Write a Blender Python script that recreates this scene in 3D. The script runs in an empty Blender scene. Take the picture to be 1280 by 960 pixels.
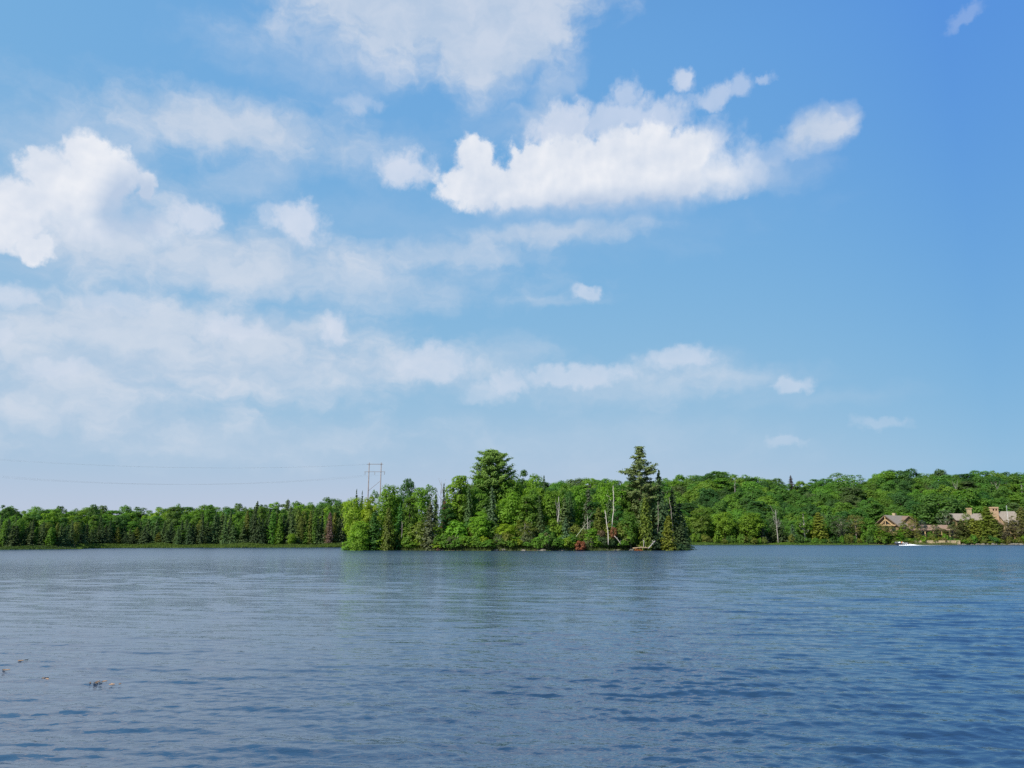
import bpy, math, random
import numpy as np
from mathutils import Vector, Matrix

# ------------------------------------------------------------------ camera
F_PX, W_PX, H_PX = 950.0, 1280.0, 960.0
PITCH = math.atan((675.0 - 480.0) / F_PX)
EYE = 2.4
scene = bpy.context.scene
cam_data = bpy.data.cameras.new('camera')
cam_data.sensor_width = 36.0
cam_data.lens = F_PX / W_PX * 36.0
cam_data.clip_start = 0.1
cam_data.clip_end = 30000.0
cam = bpy.data.objects.new('camera', cam_data)
scene.collection.objects.link(cam)
cam.location = (0.0, 0.0, EYE)
cam.rotation_euler = (math.radians(90) + PITCH, 0, 0)
scene.camera = cam

SUN_EL = math.radians(43.0)
SUN_AZ = math.radians(-132.0)        # clockwise from +Y (the view direction); behind the camera, to its left

def ray(px, py):
    u, v = (px - 640.0) / F_PX, (480.0 - py) / F_PX
    return (u, math.cos(PITCH) - v * math.sin(PITCH), math.sin(PITCH) + v * math.cos(PITCH))

def at(px, py, depth):
    """world point seen at photo pixel (px, py) at ground distance depth"""
    r = ray(px, py)
    k = depth / r[1]
    return Vector((r[0] * k, depth, EYE + r[2] * k))

def azel(px, py):
    x, y, z = ray(px, py)
    return math.degrees(math.atan2(x, y)), math.degrees(math.asin(z / math.sqrt(x * x + y * y + z * z)))

# ------------------------------------------------------------------ world: daylight sky with clouds
world = bpy.data.worlds.new('World')
scene.world = world
world.use_nodes = True
wt = world.node_tree
for n in list(wt.nodes):
    wt.nodes.remove(n)

class NG:
    """small helper for writing node arithmetic"""
    def __init__(self, tree):
        self.t = tree
    def link(self, src, sock):
        if hasattr(src, 'is_output') or isinstance(src, bpy.types.NodeSocket):
            self.t.links.new(src, sock)
        else:
            sock.default_value = src
    def math(self, op, a, b=None, c=None, clamp=False):
        n = self.t.nodes.new('ShaderNodeMath'); n.operation = op; n.use_clamp = clamp
        self.link(a, n.inputs[0])
        if b is not None: self.link(b, n.inputs[1])
        if c is not None: self.link(c, n.inputs[2])
        return n.outputs[0]
    def vmath(self, op, a, b=None, out=0):
        n = self.t.nodes.new('ShaderNodeVectorMath'); n.operation = op
        self.link(a, n.inputs[0])
        if b is not None: self.link(b, n.inputs[1])
        return n.outputs[out]
    def scale(self, a, s):
        n = self.t.nodes.new('ShaderNodeVectorMath'); n.operation = 'SCALE'
        self.link(a, n.inputs[0]); self.link(s, n.inputs['Scale'])
        return n.outputs[0]
    def noise(self, vec, scale, detail=4.0, rough=0.55, color=False, dist=0.0, dim='2D'):
        n = self.t.nodes.new('ShaderNodeTexNoise'); n.noise_dimensions = dim
        self.link(vec, n.inputs['Vector']); n.inputs['Scale'].default_value = scale
        n.inputs['Detail'].default_value = detail; n.inputs['Roughness'].default_value = rough
        n.inputs['Distortion'].default_value = dist
        return n.outputs[1 if color else 0]
    def maprange(self, v, a, b, c=0.0, d=1.0, kind='SMOOTHSTEP'):
        n = self.t.nodes.new('ShaderNodeMapRange'); n.interpolation_type = kind
        self.link(v, n.inputs[0])
        for i, x in zip((1, 2, 3, 4), (a, b, c, d)): self.link(x, n.inputs[i])
        return n.outputs[0]
    def mapping(self, vec, loc=(0, 0, 0), rot=(0, 0, 0), sc=(1, 1, 1), kind='TEXTURE'):
        n = self.t.nodes.new('ShaderNodeMapping'); n.vector_type = kind
        self.link(vec, n.inputs[0])
        n.inputs[1].default_value = loc; n.inputs[2].default_value = rot; n.inputs[3].default_value = sc
        return n.outputs[0]
    def mix(self, f, a, b, blend='MIX'):
        n = self.t.nodes.new('ShaderNodeMix'); n.data_type = 'RGBA'; n.blend_type = blend
        self.link(f, n.inputs[0]); self.link(a, n.inputs[6]); self.link(b, n.inputs[7])
        return n.outputs[2]

g = NG(wt)
SKY_STRENGTH = 0.0732
tc = wt.nodes.new('ShaderNodeTexCoord')
sep = wt.nodes.new('ShaderNodeSeparateXYZ'); wt.links.new(tc.outputs['Generated'], sep.inputs[0])
sky = wt.nodes.new('ShaderNodeTexSky')
sky.sky_type = 'NISHITA'; sky.sun_disc = False
sky.sun_elevation = SUN_EL; sky.sun_rotation = SUN_AZ % (2 * math.pi)
sky.altitude = 300.0; sky.air_density = 1.0; sky.dust_density = 0.6; sky.ozone_density = 1.0
az = g.math('MULTIPLY', g.math('ARCTAN2', sep.outputs[0], sep.outputs[1]), 57.29578)
el = g.math('MULTIPLY', g.math('ARCSINE', sep.outputs[2]), 57.29578)
comb = wt.nodes.new('ShaderNodeCombineXYZ')
wt.links.new(az, comb.inputs[0]); wt.links.new(el, comb.inputs[1])
P = comb.outputs[0]
# warp the sky coordinates so that no cloud outline is a plain ellipse
w1 = g.vmath('SUBTRACT', g.noise(P, 0.35, 3, 0.5, color=True), (0.5, 0.5, 0.5))
w2 = g.vmath('SUBTRACT', g.noise(P, 0.95, 4, 0.55, color=True), (0.5, 0.5, 0.5))
PW = g.vmath('ADD', P, g.vmath('MULTIPLY', w1, (0.9, 0.8, 0)))
PW = g.vmath('ADD', PW, g.vmath('MULTIPLY', w2, (1.1, 1.0, 0)))
PSOFT = g.vmath('ADD', P, g.vmath('MULTIPLY', w1, (2.6, 1.5, 0)))
PSOFT = g.vmath('ADD', PSOFT, g.vmath('MULTIPLY', w2, (1.1, 0.6, 0)))

def chain(vec, prev):
    """same vector, evaluated after prev (keeps few values alive at a time)"""
    if prev is None: return vec
    n = g.t.nodes.new('ShaderNodeVectorMath'); n.operation = 'MULTIPLY_ADD'
    g.link(prev, n.inputs[0]); n.inputs[1].default_value = (0, 0, 1e-6); g.link(vec, n.inputs[2])
    return n.outputs[0]

def blob_r(vec, px, py, rx, ry, rot=0.0):
    a, e = azel(px, py)
    a2, _ = azel(px + rx, py); _, e2 = azel(px, py - ry)
    m = g.mapping(vec, (a, e, 0), (0, 0, math.radians(rot)), (abs(a2 - a), abs(e2 - e), 1))
    return g.vmath('LENGTH', m, out=1)

# heaped clouds with crisp tops: (x, y, rx, ry, rot) in photograph pixels, turned into directions
CUMULUS = [
    (110, 190, 38, 34, 0), (134, 218, 50, 44, 0), (62, 212, 42, 32, 0), (26, 256, 50, 44, 0), (95, 250, 86, 56, 0),
    (183, 232, 18, 28, 0), (125, 284, 60, 30, 10), (0, 284, 48, 40, 0), (44, 312, 26, 20, 0), (192, 284, 36, 20, 0),
    (-60, 300, 64, 44, 0),
    (592, 194, 32, 32, 0), (596, 232, 54, 36, 0), (640, 236, 70, 34, 0), (664, 208, 40, 32, 0), (715, 204, 50, 42, 0), (762, 204, 50, 48, 0), (815, 200, 62, 50, 0), (862, 202, 54, 48, 0),
    (904, 214, 42, 34, 0), (720, 240, 170, 30, 0), (838, 228, 96, 34, 6),
]
PUFFS = [  # thinner, broken heaps
    (240, 272, 50, 24, 6, .74),
    (508, 212, 46, 32, 0, .78), (704, 156, 58, 36, 12, .82), (782, 120, 24, 26, 30, .55), (765, 150, 70, 34, 12, .66),
    (822, 150, 66, 30, 8, .66), (880, 168, 50, 30, 0, .42), (930, 215, 50, 34, 0, .34), (855, 102, 20, 19, 0, .72), (892, 120, 40, 20, 20, .56), (922, 106, 26, 18, 0, .45), (952, 101, 20, 8, 10, .38),
    (962, 196, 50, 22, 5, .26), (372, 278, 44, 34, -15, .78), (338, 268, 24, 18, 0, .4), (418, 412, 20, 28, 0, .62),
    (540, 455, 62, 30, 0, .5), (636, 480, 32, 24, 0, .55), (720, 470, 100, 18, 0, .55), (850, 447, 58, 20, 0, .55), (992, 481, 38, 13, 0, .5),
    (731, 365, 26, 12, -8, .60), (980, 553, 34, 9, 0, .3), (1100, 529, 46, 10, -4, .26), (1208, 22, 40, 12, 18, .2), (606, 492, 36, 20, 0, .3),
    (295, 412, 64, 20, 0, .62), (75, 462, 46, 20, 8, .45), (8, 368, 40, 20, 0, .5), (448, 130, 38, 15, 0, .3), (4, 415, 26, 22, 0, .5),
    (150, 380, 70, 18, 0, .35),
]
VEILS = [  # soft sheets
    (1020, 163, 48, 25, 2, .82), (1050, 158, 32, 11, 8, .42),
    (548, 20, 205, 76, 4, .96), (520, -20, 200, 80, 0, .92), (610, 60, 110, 50, 14, .7), (650, 70, 92, 48, 20, .70), (690, 120, 60, 26, 40, .38), (400, 70, 150, 60, 0, .25),
    (300, 160, 160, 42, 2, .74), (245, 150, 130, 30, 0, .5), (320, 222, 120, 26, 20, .32), (460, 190, 90, 40, 0, .25), (100, 205, 130, 110, 0, .40),
    (700, 292, 130, 16, 2, .62), (540, 318, 150, 20, 2, .48), (360, 312, 120, 32, 0, .52), (400, 350, 260, 40, 0, .56), (230, 320, 190, 60, 0, .46),
    (120, 300, 190, 60, 0, .42), (70, 340, 120, 60, 0, .30), (110, 395, 130, 34, 6, .64), (320, 412, 200, 32, 0, .66), (130, 450, 300, 70, 0, .62), (340, 455, 220, 50, 0, .56),
    (480, 455, 110, 20, 0, .36), (60, 500, 240, 60, 0, .50), (560, 465, 120, 36, 0, .26), (760, 484, 140, 30, 0, .34), (640, 440, 60, 26, 0, .26), (860, 460, 90, 28, 0, .30),
    (940, 475, 90, 20, 0, .28), (260, 545, 300, 40, 0, .34), (720, 555, 260, 40, 0, .18), (700, 376, 70, 8, 0, .22), (620, 160, 60, 30, 0, .16), (930, 225, 110, 26, 0, .28),
    (-140, 160, 150, 60, 0, .5), (-160, 420, 200, 90, 0, .5), (1010, 500, 160, 14, 0, .12), (600, 290, 340, 50, 0, .12),
]
fine = g.noise(g.mapping(P, (3.3, 1.7, 0), (0, 0, 0.65), (1, 1, 1), 'POINT'), 0.42, 7, 0.66)
vor = wt.nodes.new('ShaderNodeTexVoronoi'); vor.feature = 'SMOOTH_F1'; vor.voronoi_dimensions = '2D'
vor.inputs['Scale'].default_value = 0.62; vor.inputs['Smoothness'].default_value = 0.5; vor.inputs['Detail'].default_value = 2.0; vor.inputs['Roughness'].default_value = 0.6
wt.links.new(g.mapping(PW, (0, 0, 0), (0, 0, 0.5), (1, 1, 1), 'POINT'), vor.inputs['Vector'])
puffy = g.math('SUBTRACT', 0.55, vor.outputs['Distance'])
edge = g.math('ADD', g.math('MULTIPLY', puffy, 0.24), g.math('MULTIPLY', g.math('SUBTRACT', fine, 0.5), 0.72))

def cumulus_field(vec):
    f = None
    for b in CUMULUS:
        r = blob_r(chain(vec, f), *b)
        f = r if f is None else g.math('SMOOTH_MIN', f, r, 0.25)
    return g.math('SUBTRACT', 1.0, f)
FC = cumulus_field(PW)
smoothb = g.maprange(blob_r(chain(PW, FC), 740, 290, 300, 64, 3), 1.0, 0.5, 1.0, 0.15)
smoothb = g.math('MULTIPLY', smoothb, g.maprange(FC, 0.25, 0.7, 1.0, 0.15))
FCE = g.math('ADD', FC, g.math('MULTIPLY', edge, smoothb))
# ragged only below, crisp above
ragged = g.math('MAXIMUM', g.maprange(blob_r(chain(PW, FCE), 740, 286, 270, 50, 3), 1.0, 0.3), g.maprange(blob_r(chain(PW, FCE), 935, 205, 90, 70, 0), 1.0, 0.3))
ragged = g.math('MAXIMUM', ragged, g.maprange(blob_r(chain(PW, ragged), 170, 290, 130, 50, 0), 1.0, 0.3))
aC = g.maprange(FCE, g.math('SUBTRACT', -0.12, g.math('MULTIPLY', ragged, 0.40)), g.math('ADD', 0.30, g.math('MULTIPLY', ragged, 0.85)))

aP = None
for (x, y, rx, ry, rot, op) in PUFFS:
    r = g.math('SUBTRACT', blob_r(chain(PW, aP), x, y, rx, ry, rot), g.math('MULTIPLY', edge, 1.1))
    a = g.maprange(r, 1.12, 0.45, 0.0, op)
    aP = a if aP is None else g.math('MAXIMUM', aP, a)
softn = g.noise(g.mapping(PSOFT, sc=(1.0, 0.55, 1.0)), 0.22, 5, 0.58)
softn = g.math('MULTIPLY', g.math('SUBTRACT', softn, 0.5), 1.1)
tS = None
for (x, y, rx, ry, rot, op) in VEILS:
    r = g.math('SUBTRACT', blob_r(chain(PSOFT, tS), x, y, rx, ry, rot), softn)
    t = g.maprange(r, 1.35, 0.15, 1.0, 1.0 - op)
    tS = t if tS is None else g.math('MULTIPLY', tS, t)
aS = g.math('MINIMUM', g.math('SUBTRACT', 1.0, tS), 0.80)

# daylight gradient of the bare sky
sc_ = wt.nodes.new('ShaderNodeSeparateColor'); wt.links.new(sky.outputs[0], sc_.inputs[0])
cz = g.math('COSINE', g.math('MULTIPLY', g.math('ADD', az, 70.0), 0.0174533))
side = g.math('SUBTRACT', 1.8, g.math('MULTIPLY', 0.8, g.math('POWER', 2.718, g.math('DIVIDE', g.math('MAXIMUM', g.math('ADD', cz, 0.22), 0.0), -0.35))))
red = g.math('MULTIPLY', g.math('MULTIPLY', g.math('POWER', g.math('MINIMUM', sc_.outputs[0], 5.6), 0.66), 0.91), side)
red = g.math('ADD', red, 0.08)
grn = g.math('MULTIPLY', 5.45, g.math('SUBTRACT', 1.0, g.math('POWER', 2.71828, g.math('DIVIDE', red, -1.35))))
grn = g.math('ADD', grn, g.math('MULTIPLY', red, 0.09))
cc_ = wt.nodes.new('ShaderNodeCombineColor'); wt.links.new(red, cc_.inputs[0]); wt.links.new(grn, cc_.inputs[1]); cc_.inputs[2].default_value = 7.2
dim = g.maprange(el, 33.0, 66.0, 1.0, 0.42)          # deeper blue overhead
base = g.scale(cc_.outputs[0], dim)

# body of the clouds: sunlit and shaded billows painted into their colour
wt.nodes.active = vor
SH = g.vmath('ADD', P, (0.32, -0.34, 0))
n1 = g.noise(P, 0.62, 4, 0.5)
n2 = g.noise(SH, 0.62, 4, 0.5)
rel = g.math('SUBTRACT', n1, n2)
lit = g.math('ADD', 0.74, g.math('MULTIPLY', rel, 0.5))
lit = g.math('ADD', lit, g.math('MULTIPLY', g.math('SUBTRACT', g.noise(P, 0.28, 3, 0.5), 0.5), 0.9))
# painted shade: greyer base of one heap, right flank of the other
und = g.math('MINIMUM', g.maprange(blob_r(P, 755, 268, 240, 42, 2), 1.05, 0.1), 1.0)
und = g.math('MAXIMUM', und, g.maprange(blob_r(chain(P, und), 165, 262, 58, 62, 0), 1.1, 0.2))
lit = g.math('SUBTRACT', lit, g.math('MULTIPLY', und, 0.95), clamp=True)
cC = g.mix(lit, (4.9, 6.0, 7.7, 1), (8.4, 8.65, 9.2, 1))
cP = g.mix(lit, (5.6, 6.5, 7.9, 1), (7.4, 7.8, 8.8, 1))
cS = g.mix(g.maprange(softn, -0.3, 0.3), (5.2, 6.2, 7.6, 1), (6.8, 7.3, 8.2, 1))
col = g.mix(aS, base, cS)
col = g.mix(aP, col, cP)
col = g.mix(aC, col, cC)
bg = wt.nodes.new('ShaderNodeBackground'); bg.inputs[1].default_value = SKY_STRENGTH
wo = wt.nodes.new('ShaderNodeOutputWorld')
wt.links.new(col, bg.inputs[0]); wt.links.new(bg.outputs[0], wo.inputs[0])
world.cycles.sampling_method = 'MANUAL'
world.cycles.sample_map_resolution = 512

# ------------------------------------------------------------------ sun and exposure
sun_data = bpy.data.lights.new('sun', 'SUN')
sun_data.energy = 5.0; sun_data.angle = math.radians(0.5); sun_data.color = (1.0, 0.955, 0.87)
sun = bpy.data.objects.new('sun', sun_data); scene.collection.objects.link(sun)
sd = Vector((math.sin(SUN_AZ) * math.cos(SUN_EL), math.cos(SUN_AZ) * math.cos(SUN_EL), math.sin(SUN_EL)))
sun.rotation_euler = sd.to_track_quat('Z', 'Y').to_euler(); sun.location = (-60, -60, 80)
vs = scene.view_settings
vs.view_transform = 'Standard'; vs.look = 'None'; vs.exposure = 0.45; vs.gamma = 1.0; vs.use_curve_mapping = False
scene.cycles.use_denoising = False
scene.cycles.use_adaptive_sampling = True; scene.cycles.adaptive_threshold = 0.006; scene.cycles.adaptive_min_samples = 8
# ------------------------------------------------------------------ helpers
C = scene.collection
rnd = random.Random(11)

def mesh_np(name, V, faces, mats, face_attr=None, smooth=False, mat_idx=None):
    """V (n,3); faces: list of (m,k) integer arrays, each of one polygon size"""
    me = bpy.data.meshes.new(name)
    V = np.ascontiguousarray(V, dtype=np.float32)
    me.vertices.add(len(V)); me.vertices.foreach_set('co', V.ravel())
    loops = np.concatenate([f.ravel() for f in faces]).astype(np.int32)
    sizes = np.concatenate([np.full(len(f), f.shape[1], dtype=np.int32) for f in faces])
    starts = np.concatenate([[0], np.cumsum(sizes)[:-1]]).astype(np.int32)
    me.loops.add(len(loops)); me.loops.foreach_set('vertex_index', loops)
    me.polygons.add(len(sizes)); me.polygons.foreach_set('loop_start', starts); me.polygons.foreach_set('loop_total', sizes)
    me.polygons.foreach_set('use_smooth', np.full(len(sizes), smooth, dtype=bool))
    if mat_idx is not None: me.polygons.foreach_set('material_index', np.asarray(mat_idx, dtype=np.int32))
    if face_attr is not None:
        a = me.attributes.new('tint', 'FLOAT', 'FACE'); a.data.foreach_set('value', np.asarray(face_attr, dtype=np.float32))
    me.update(calc_edges=True)
    for m in mats: me.materials.append(m)
    return me

def obj(name, me, parent=None, loc=None, rotz=0.0, sc=None):
    o = bpy.data.objects.new(name, me); C.objects.link(o)
    if parent is not None: o.parent = parent
    if loc is not None: o.location = loc
    if rotz: o.rotation_euler = (0, 0, rotz)
    if sc is not None: o.scale = sc
    return o

def tag(o, label=None, cat=None, group=None, kind=None):
    if label: o['label'] = label
    if cat: o['category'] = cat
    if group: o['group'] = group
    if kind: o['kind'] = kind
    return o

def empty(name, loc, rotz=0.0, sc=(1, 1, 1)):
    o = bpy.data.objects.new(name, None); C.objects.link(o)
    o.location = loc; o.rotation_euler = (0, 0, rotz); o.scale = sc
    o.empty_display_size = 0.3
    return o

class MB:
    """collects boxes, bars, tubes and prisms into one mesh"""
    def __init__(self):
        self.v = []; self.q = []; self.t = []; self.n = 0; self.n_gons = []
    def add(self, V, quads=(), tris=()):
        V = np.asarray(V, dtype=float).reshape(-1, 3)
        for f in quads: self.q.append([i + self.n for i in f])
        for f in tris: self.t.append([i + self.n for i in f])
        self.v.append(V); self.n += len(V)
        return self
    def box(self, lo, hi):
        (a, b, c), (d, e, f) = lo, hi
        return self.add([(a, b, c), (d, b, c), (d, e, c), (a, e, c), (a, b, f), (d, b, f), (d, e, f), (a, e, f)],
                        [(0, 3, 2, 1), (4, 5, 6, 7), (0, 1, 5, 4), (1, 2, 6, 5), (2, 3, 7, 6), (3, 0, 4, 7)])
    def hexa(self, pts):  # eight corners: bottom four, top four
        return self.add(pts, [(0, 3, 2, 1), (4, 5, 6, 7), (0, 1, 5, 4), (1, 2, 6, 5), (2, 3, 7, 6), (3, 0, 4, 7)])
    def bar(self, p, q, w, h=None):
        p, q = Vector(p), Vector(q); h = h or w
        d = (q - p).normalized()
        s = d.cross(Vector((0, 0, 1)))
        if s.length < 1e-3: s = Vector((1, 0, 0))
        s.normalize(); u = s.cross(d).normalized()
        pts = []
        for e in (p, q):
            for a, b in ((-1, -1), (1, -1), (1, 1), (-1, 1)):
                pts.append(tuple(e + s * a * w / 2 + u * b * h / 2))
        return self.hexa(pts)
    def tube(self, pts, radii, sides=6):
        pts = [Vector(p) for p in pts]
        V, Q = [], []
        for i, p in enumerate(pts):
            d = (pts[min(i + 1, len(pts) - 1)] - pts[max(i - 1, 0)])
            d = d.normalized() if d.length > 1e-6 else Vector((0, 0, 1))
            s = d.cross(Vector((0.13, 0.97, 0.2)) if abs(d.y) < 0.9 else Vector((1, 0, 0))).normalized(); u = d.cross(s)
            for k in range(sides):
                a = 2 * math.pi * k / sides
                V.append(tuple(p + (s * math.cos(a) + u * math.sin(a)) * radii[i]))
        for i in range(len(pts) - 1):
            for k in range(sides):
                k2 = (k + 1) % sides
                Q.append((i * sides + k, i * sides + k2, (i + 1) * sides + k2, (i + 1) * sides + k))
        n0 = len(V); V.append(tuple(pts[0])); V.append(tuple(pts[-1]))
        T = [(n0, (k + 1) % sides, k) for k in range(sides)]
        b = (len(pts) - 1) * sides
        T += [(n0 + 1, b + k, b + (k + 1) % sides) for k in range(sides)]
        return self.add(V, Q, T)
    def prism(self, poly, y0, y1):  # polygon in x-z (convex), swept along y
        n = len(poly)
        V = [(x, y0, z) for x, z in poly] + [(x, y1, z) for x, z in poly]
        Q = [(i, (i + 1) % n, n + (i + 1) % n, n + i) for i in range(n)]
        T = [(0, i + 1, i) for i in range(1, n - 1)] + [(n, n + i, n + i + 1) for i in range(1, n - 1)]
        return self.add(V, Q, T)
    def mesh(self, name, mat, smooth=False):
        V = np.concatenate(self.v)
        fs = []
        if self.q: fs.append(np.array(self.q))
        if self.t: fs.append(np.array(self.t))
        return mesh_np(name, V, fs, [mat], smooth=smooth)
    def build(self, name, mat, parent=None, smooth=False, loc=None, rotz=0.0):
        return obj(name, self.mesh(name, mat, smooth), parent, loc, rotz)

# ------------------------------------------------------------------ materials
def new_mat(name):
    m = bpy.data.materials.new(name); m.use_nodes = True
    t = m.node_tree
    b = t.nodes['Principled BSDF']
    return m, t, b, NG(t)

def plain(name, col, rough=0.8, var=0.25, scale=3.0, spec=0.3, stretch=(1, 1, 1), bump=0.0):
    m, t, b, n = new_mat(name)
    tcn = t.nodes.new('ShaderNodeTexCoord')
    v = n.mapping(tcn.outputs['Object'], sc=stretch, kind='POINT')
    f = n.noise(v, scale, 5, 0.6, dim='3D')
    f2 = n.noise(v, scale * 5.3, 3, 0.6, dim='3D')
    f = n.maprange(n.math('ADD', n.math('MULTIPLY', f, 0.65), n.math('MULTIPLY', f2, 0.35)), 0.3, 0.7)
    lo = tuple(c * (1 - var) for c in col) + (1,); hi = tuple(min(1, c * (1 + var)) for c in col) + (1,)
    t.links.new(n.mix(f, lo, hi), b.inputs['Base Color'])
    b.inputs['Roughness'].default_value = rough; b.inputs['Specular IOR Level'].default_value = spec
    if bump:
        bn = t.nodes.new('ShaderNodeBump'); bn.inputs['Strength'].default_value = 0.6; bn.inputs['Distance'].default_value = bump
        t.links.new(f, bn.inputs['Height']); t.links.new(bn.outputs[0], b.inputs['Normal'])
    return m

def foliage(name, trans=0.28, rough=0.55, spread=0.45):
    """leaf colour comes from the object's own colour; each leaf and each tree differs a little"""
    m, t, b, n = new_mat(name)
    oi = t.nodes.new('ShaderNodeObjectInfo')
    at_ = t.nodes.new('ShaderNodeAttribute'); at_.attribute_name = 'tint'; at_.attribute_type = 'GEOMETRY'
    hsv = t.nodes.new('ShaderNodeHueSaturation')
    t.links.new(n.math('ADD', 0.488, n.math('MULTIPLY', oi.outputs['Random'], 0.024)), hsv.inputs['Hue'])
    t.links.new(n.math('ADD', 1.0 - spread, n.math('MULTIPLY', at_.outputs['Fac'], 2 * spread)), hsv.inputs['Value'])
    t.links.new(oi.outputs['Color'], hsv.inputs['Color'])
    out = t.nodes['Material Output']
    b.inputs['Roughness'].default_value = rough; b.inputs['Specular IOR Level'].default_value = 0.25
    t.links.new(hsv.outputs[0], b.inputs['Base Color'])
    tr = t.nodes.new('ShaderNodeBsdfTranslucent')
    tcol = n.mix(1.0, hsv.outputs[0], (1.25, 1.35, 0.55, 1), 'MULTIPLY')
    t.links.new(tcol, tr.inputs[0])
    ms = t.nodes.new('ShaderNodeMixShader'); ms.inputs[0].default_value = trans
    t.links.new(b.outputs[0], ms.inputs[1]); t.links.new(tr.outputs[0], ms.inputs[2]); t.links.new(ms.outputs[0], out.inputs[0])
    return m

M_LEAF = foliage('leaf_green', 0.50)
M_NEEDLE = foliage('needle_green', 0.36, 0.7, 0.4)
M_BARK = plain('bark_brown', (0.10, 0.08, 0.062), 0.95, 0.35, 2.5, stretch=(1, 1, 0.3), bump=0.03)
M_GREYBARK = plain('bark_grey', (0.23, 0.20, 0.17), 0.95, 0.35, 2.5, stretch=(1, 1, 0.4))
M_BIRCH = plain('bark_birch_white', (0.42, 0.39, 0.33), 0.85, 0.40, 2.4, stretch=(1, 1, 2.5))
M_DEAD = plain('bare_silver_wood', (0.33, 0.30, 0.27), 0.9, 0.3, 3.0, stretch=(1, 1, 0.3))
M_ROCK = plain('shore_rock', (0.13, 0.12, 0.10), 0.9, 0.45, 1.2, bump=0.1)

# ------------------------------------------------------------------ land and water levels
def lerp_t(t, xs, ys):
    return np.interp(t, xs, ys)
PX2T = lambda px: (px - 640.0) / F_PX / 1.02
SH_PX = np.array([-700, -300, -100, 0, 70, 94, 112, 150, 240, 330, 430, 520, 640, 760, 860, 1000, 1280, 1420, 2000])
SH_D = np.array([120, 165, 190, 197, 203, 210, 228, 238, 244, 250, 256, 275, 330, 375, 386, 384, 384, 380, 330], dtype=float)
SL_PX = np.array([-300, 0, 300, 430, 560, 640, 760, 860, 940, 975, 1060, 1280, 1500])
SL = np.array([.03, .03, .03, .035, .06, .11, .135, .17, .18, .165, .18, .19, .19])
SH_T, SL_T = PX2T(SH_PX), PX2T(SL_PX)
ISL = (1.5, 200.5, 40.5, 25.0)

def ground_h(x, y):
    x = np.asarray(x, dtype=float); y = np.asarray(y, dtype=float)
    t = x / np.maximum(y, 1.0)
    wig = 2.2 * np.sin(x * 0.11 + 1.0) + 1.4 * np.sin(x * 0.31 + 0.4)
    s = y - (np.interp(t, SH_T, SH_D) + wig)
    slope = np.interp(t, SL_T, SL)
    flat = np.where(t > 0.12, 24.0, 16.0)
    hl = np.where(s < 0, np.maximum(s * 0.35, -2.5), np.minimum(s * 0.35, 0.55) + np.clip(s - flat, 0, 165) * slope + np.clip(s - 165 - flat, 0, 400) * 0.012)
    hl = hl + np.where(s > 3, 0.5 * np.sin(x * 0.05) * np.sin(y * 0.06 + 1), 0)
    hl = np.where(y < 60, -2.5, hl)
    dx, dy = (x - ISL[0]) / ISL[2], (y - ISL[1]) / ISL[3]
    ang = np.arctan2(dy, dx)
    d = np.sqrt(dx * dx + dy * dy) * (1 + 0.025 * np.sin(5 * ang) + 0.02 * np.sin(11 * ang + 1) + 0.012 * np.sin(23 * ang))
    e = (1 - d) * 25.0
    hi = np.where(e < 0, np.maximum(e * 0.6, -2.5), np.minimum(e * 0.6, 0.7) + np.clip(e - 1, 0, 18) * 0.10)
    return np.maximum(hl, hi)

def gh(x, y): return float(ground_h(x, y))

def front_shore(px, d0, d1):
    """first ground distance along the column of pixel px where the land rises out of the water"""
    t = ray(px, 684)[0] / ray(px, 684)[1]
    ds = np.arange(d0, d1, 0.1); h = ground_h(t * ds, ds)
    k = np.argmax(h > 0.02)
    return float(ds[k]) if h[k] > 0.02 else None

# ground: one sheet, fine where it can be seen, out to the horizon
def axis(lo, hi, fine_lo, fine_hi, step, grow=1.25):
    a = list(np.arange(fine_lo, fine_hi + step / 2, step)); s = step
    while a[-1] < hi: s *= grow; a.append(min(a[-1] + s, hi))
    s = step
    while a[0] > lo: s *= grow; a.insert(0, max(a[0] - s, lo))
    return np.array(a)
gx = axis(-14000, 14000, -260, 330, 2.2); gy = axis(-14000, 14000, 165, 420, 1.6)
X, Y = np.meshgrid(gx, gy)
Z = ground_h(X, Y)
nx, ny = len(gx), len(gy)
I = np.arange(nx * ny).reshape(ny, nx)
Fq = np.stack([I[:-1, :-1], I[:-1, 1:], I[1:, 1:], I[1:, :-1]], -1).reshape(-1, 4)
mg, t_, b_, n_ = new_mat('forest_floor')
geo = t_.nodes.new('ShaderNodeNewGeometry')
f1 = n_.noise(geo.outputs['Position'], 0.12, 6, 0.6, dim='3D'); f2 = n_.noise(geo.outputs['Position'], 1.3, 4, 0.6, dim='3D')
colr = n_.mix(n_.maprange(f1, 0.4, 0.62), (0.030, 0.045, 0.014, 1), (0.07, 0.11, 0.025, 1))
colr = n_.mix(n_.maprange(f2, 0.45, 0.6), colr, (0.055, 0.042, 0.028, 1))
t_.links.new(colr, b_.inputs['Base Color']); b_.inputs['Roughness'].default_value = 1.0; b_.inputs['Specular IOR Level'].default_value = 0.1
ground = obj('ground', mesh_np('ground', np.stack([X, Y, Z], -1).reshape(-1, 3), [Fq], [mg], smooth=True))
tag(ground, 'wooded ground of the shores, hills and island around the lake', 'ground', kind='structure')

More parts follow.
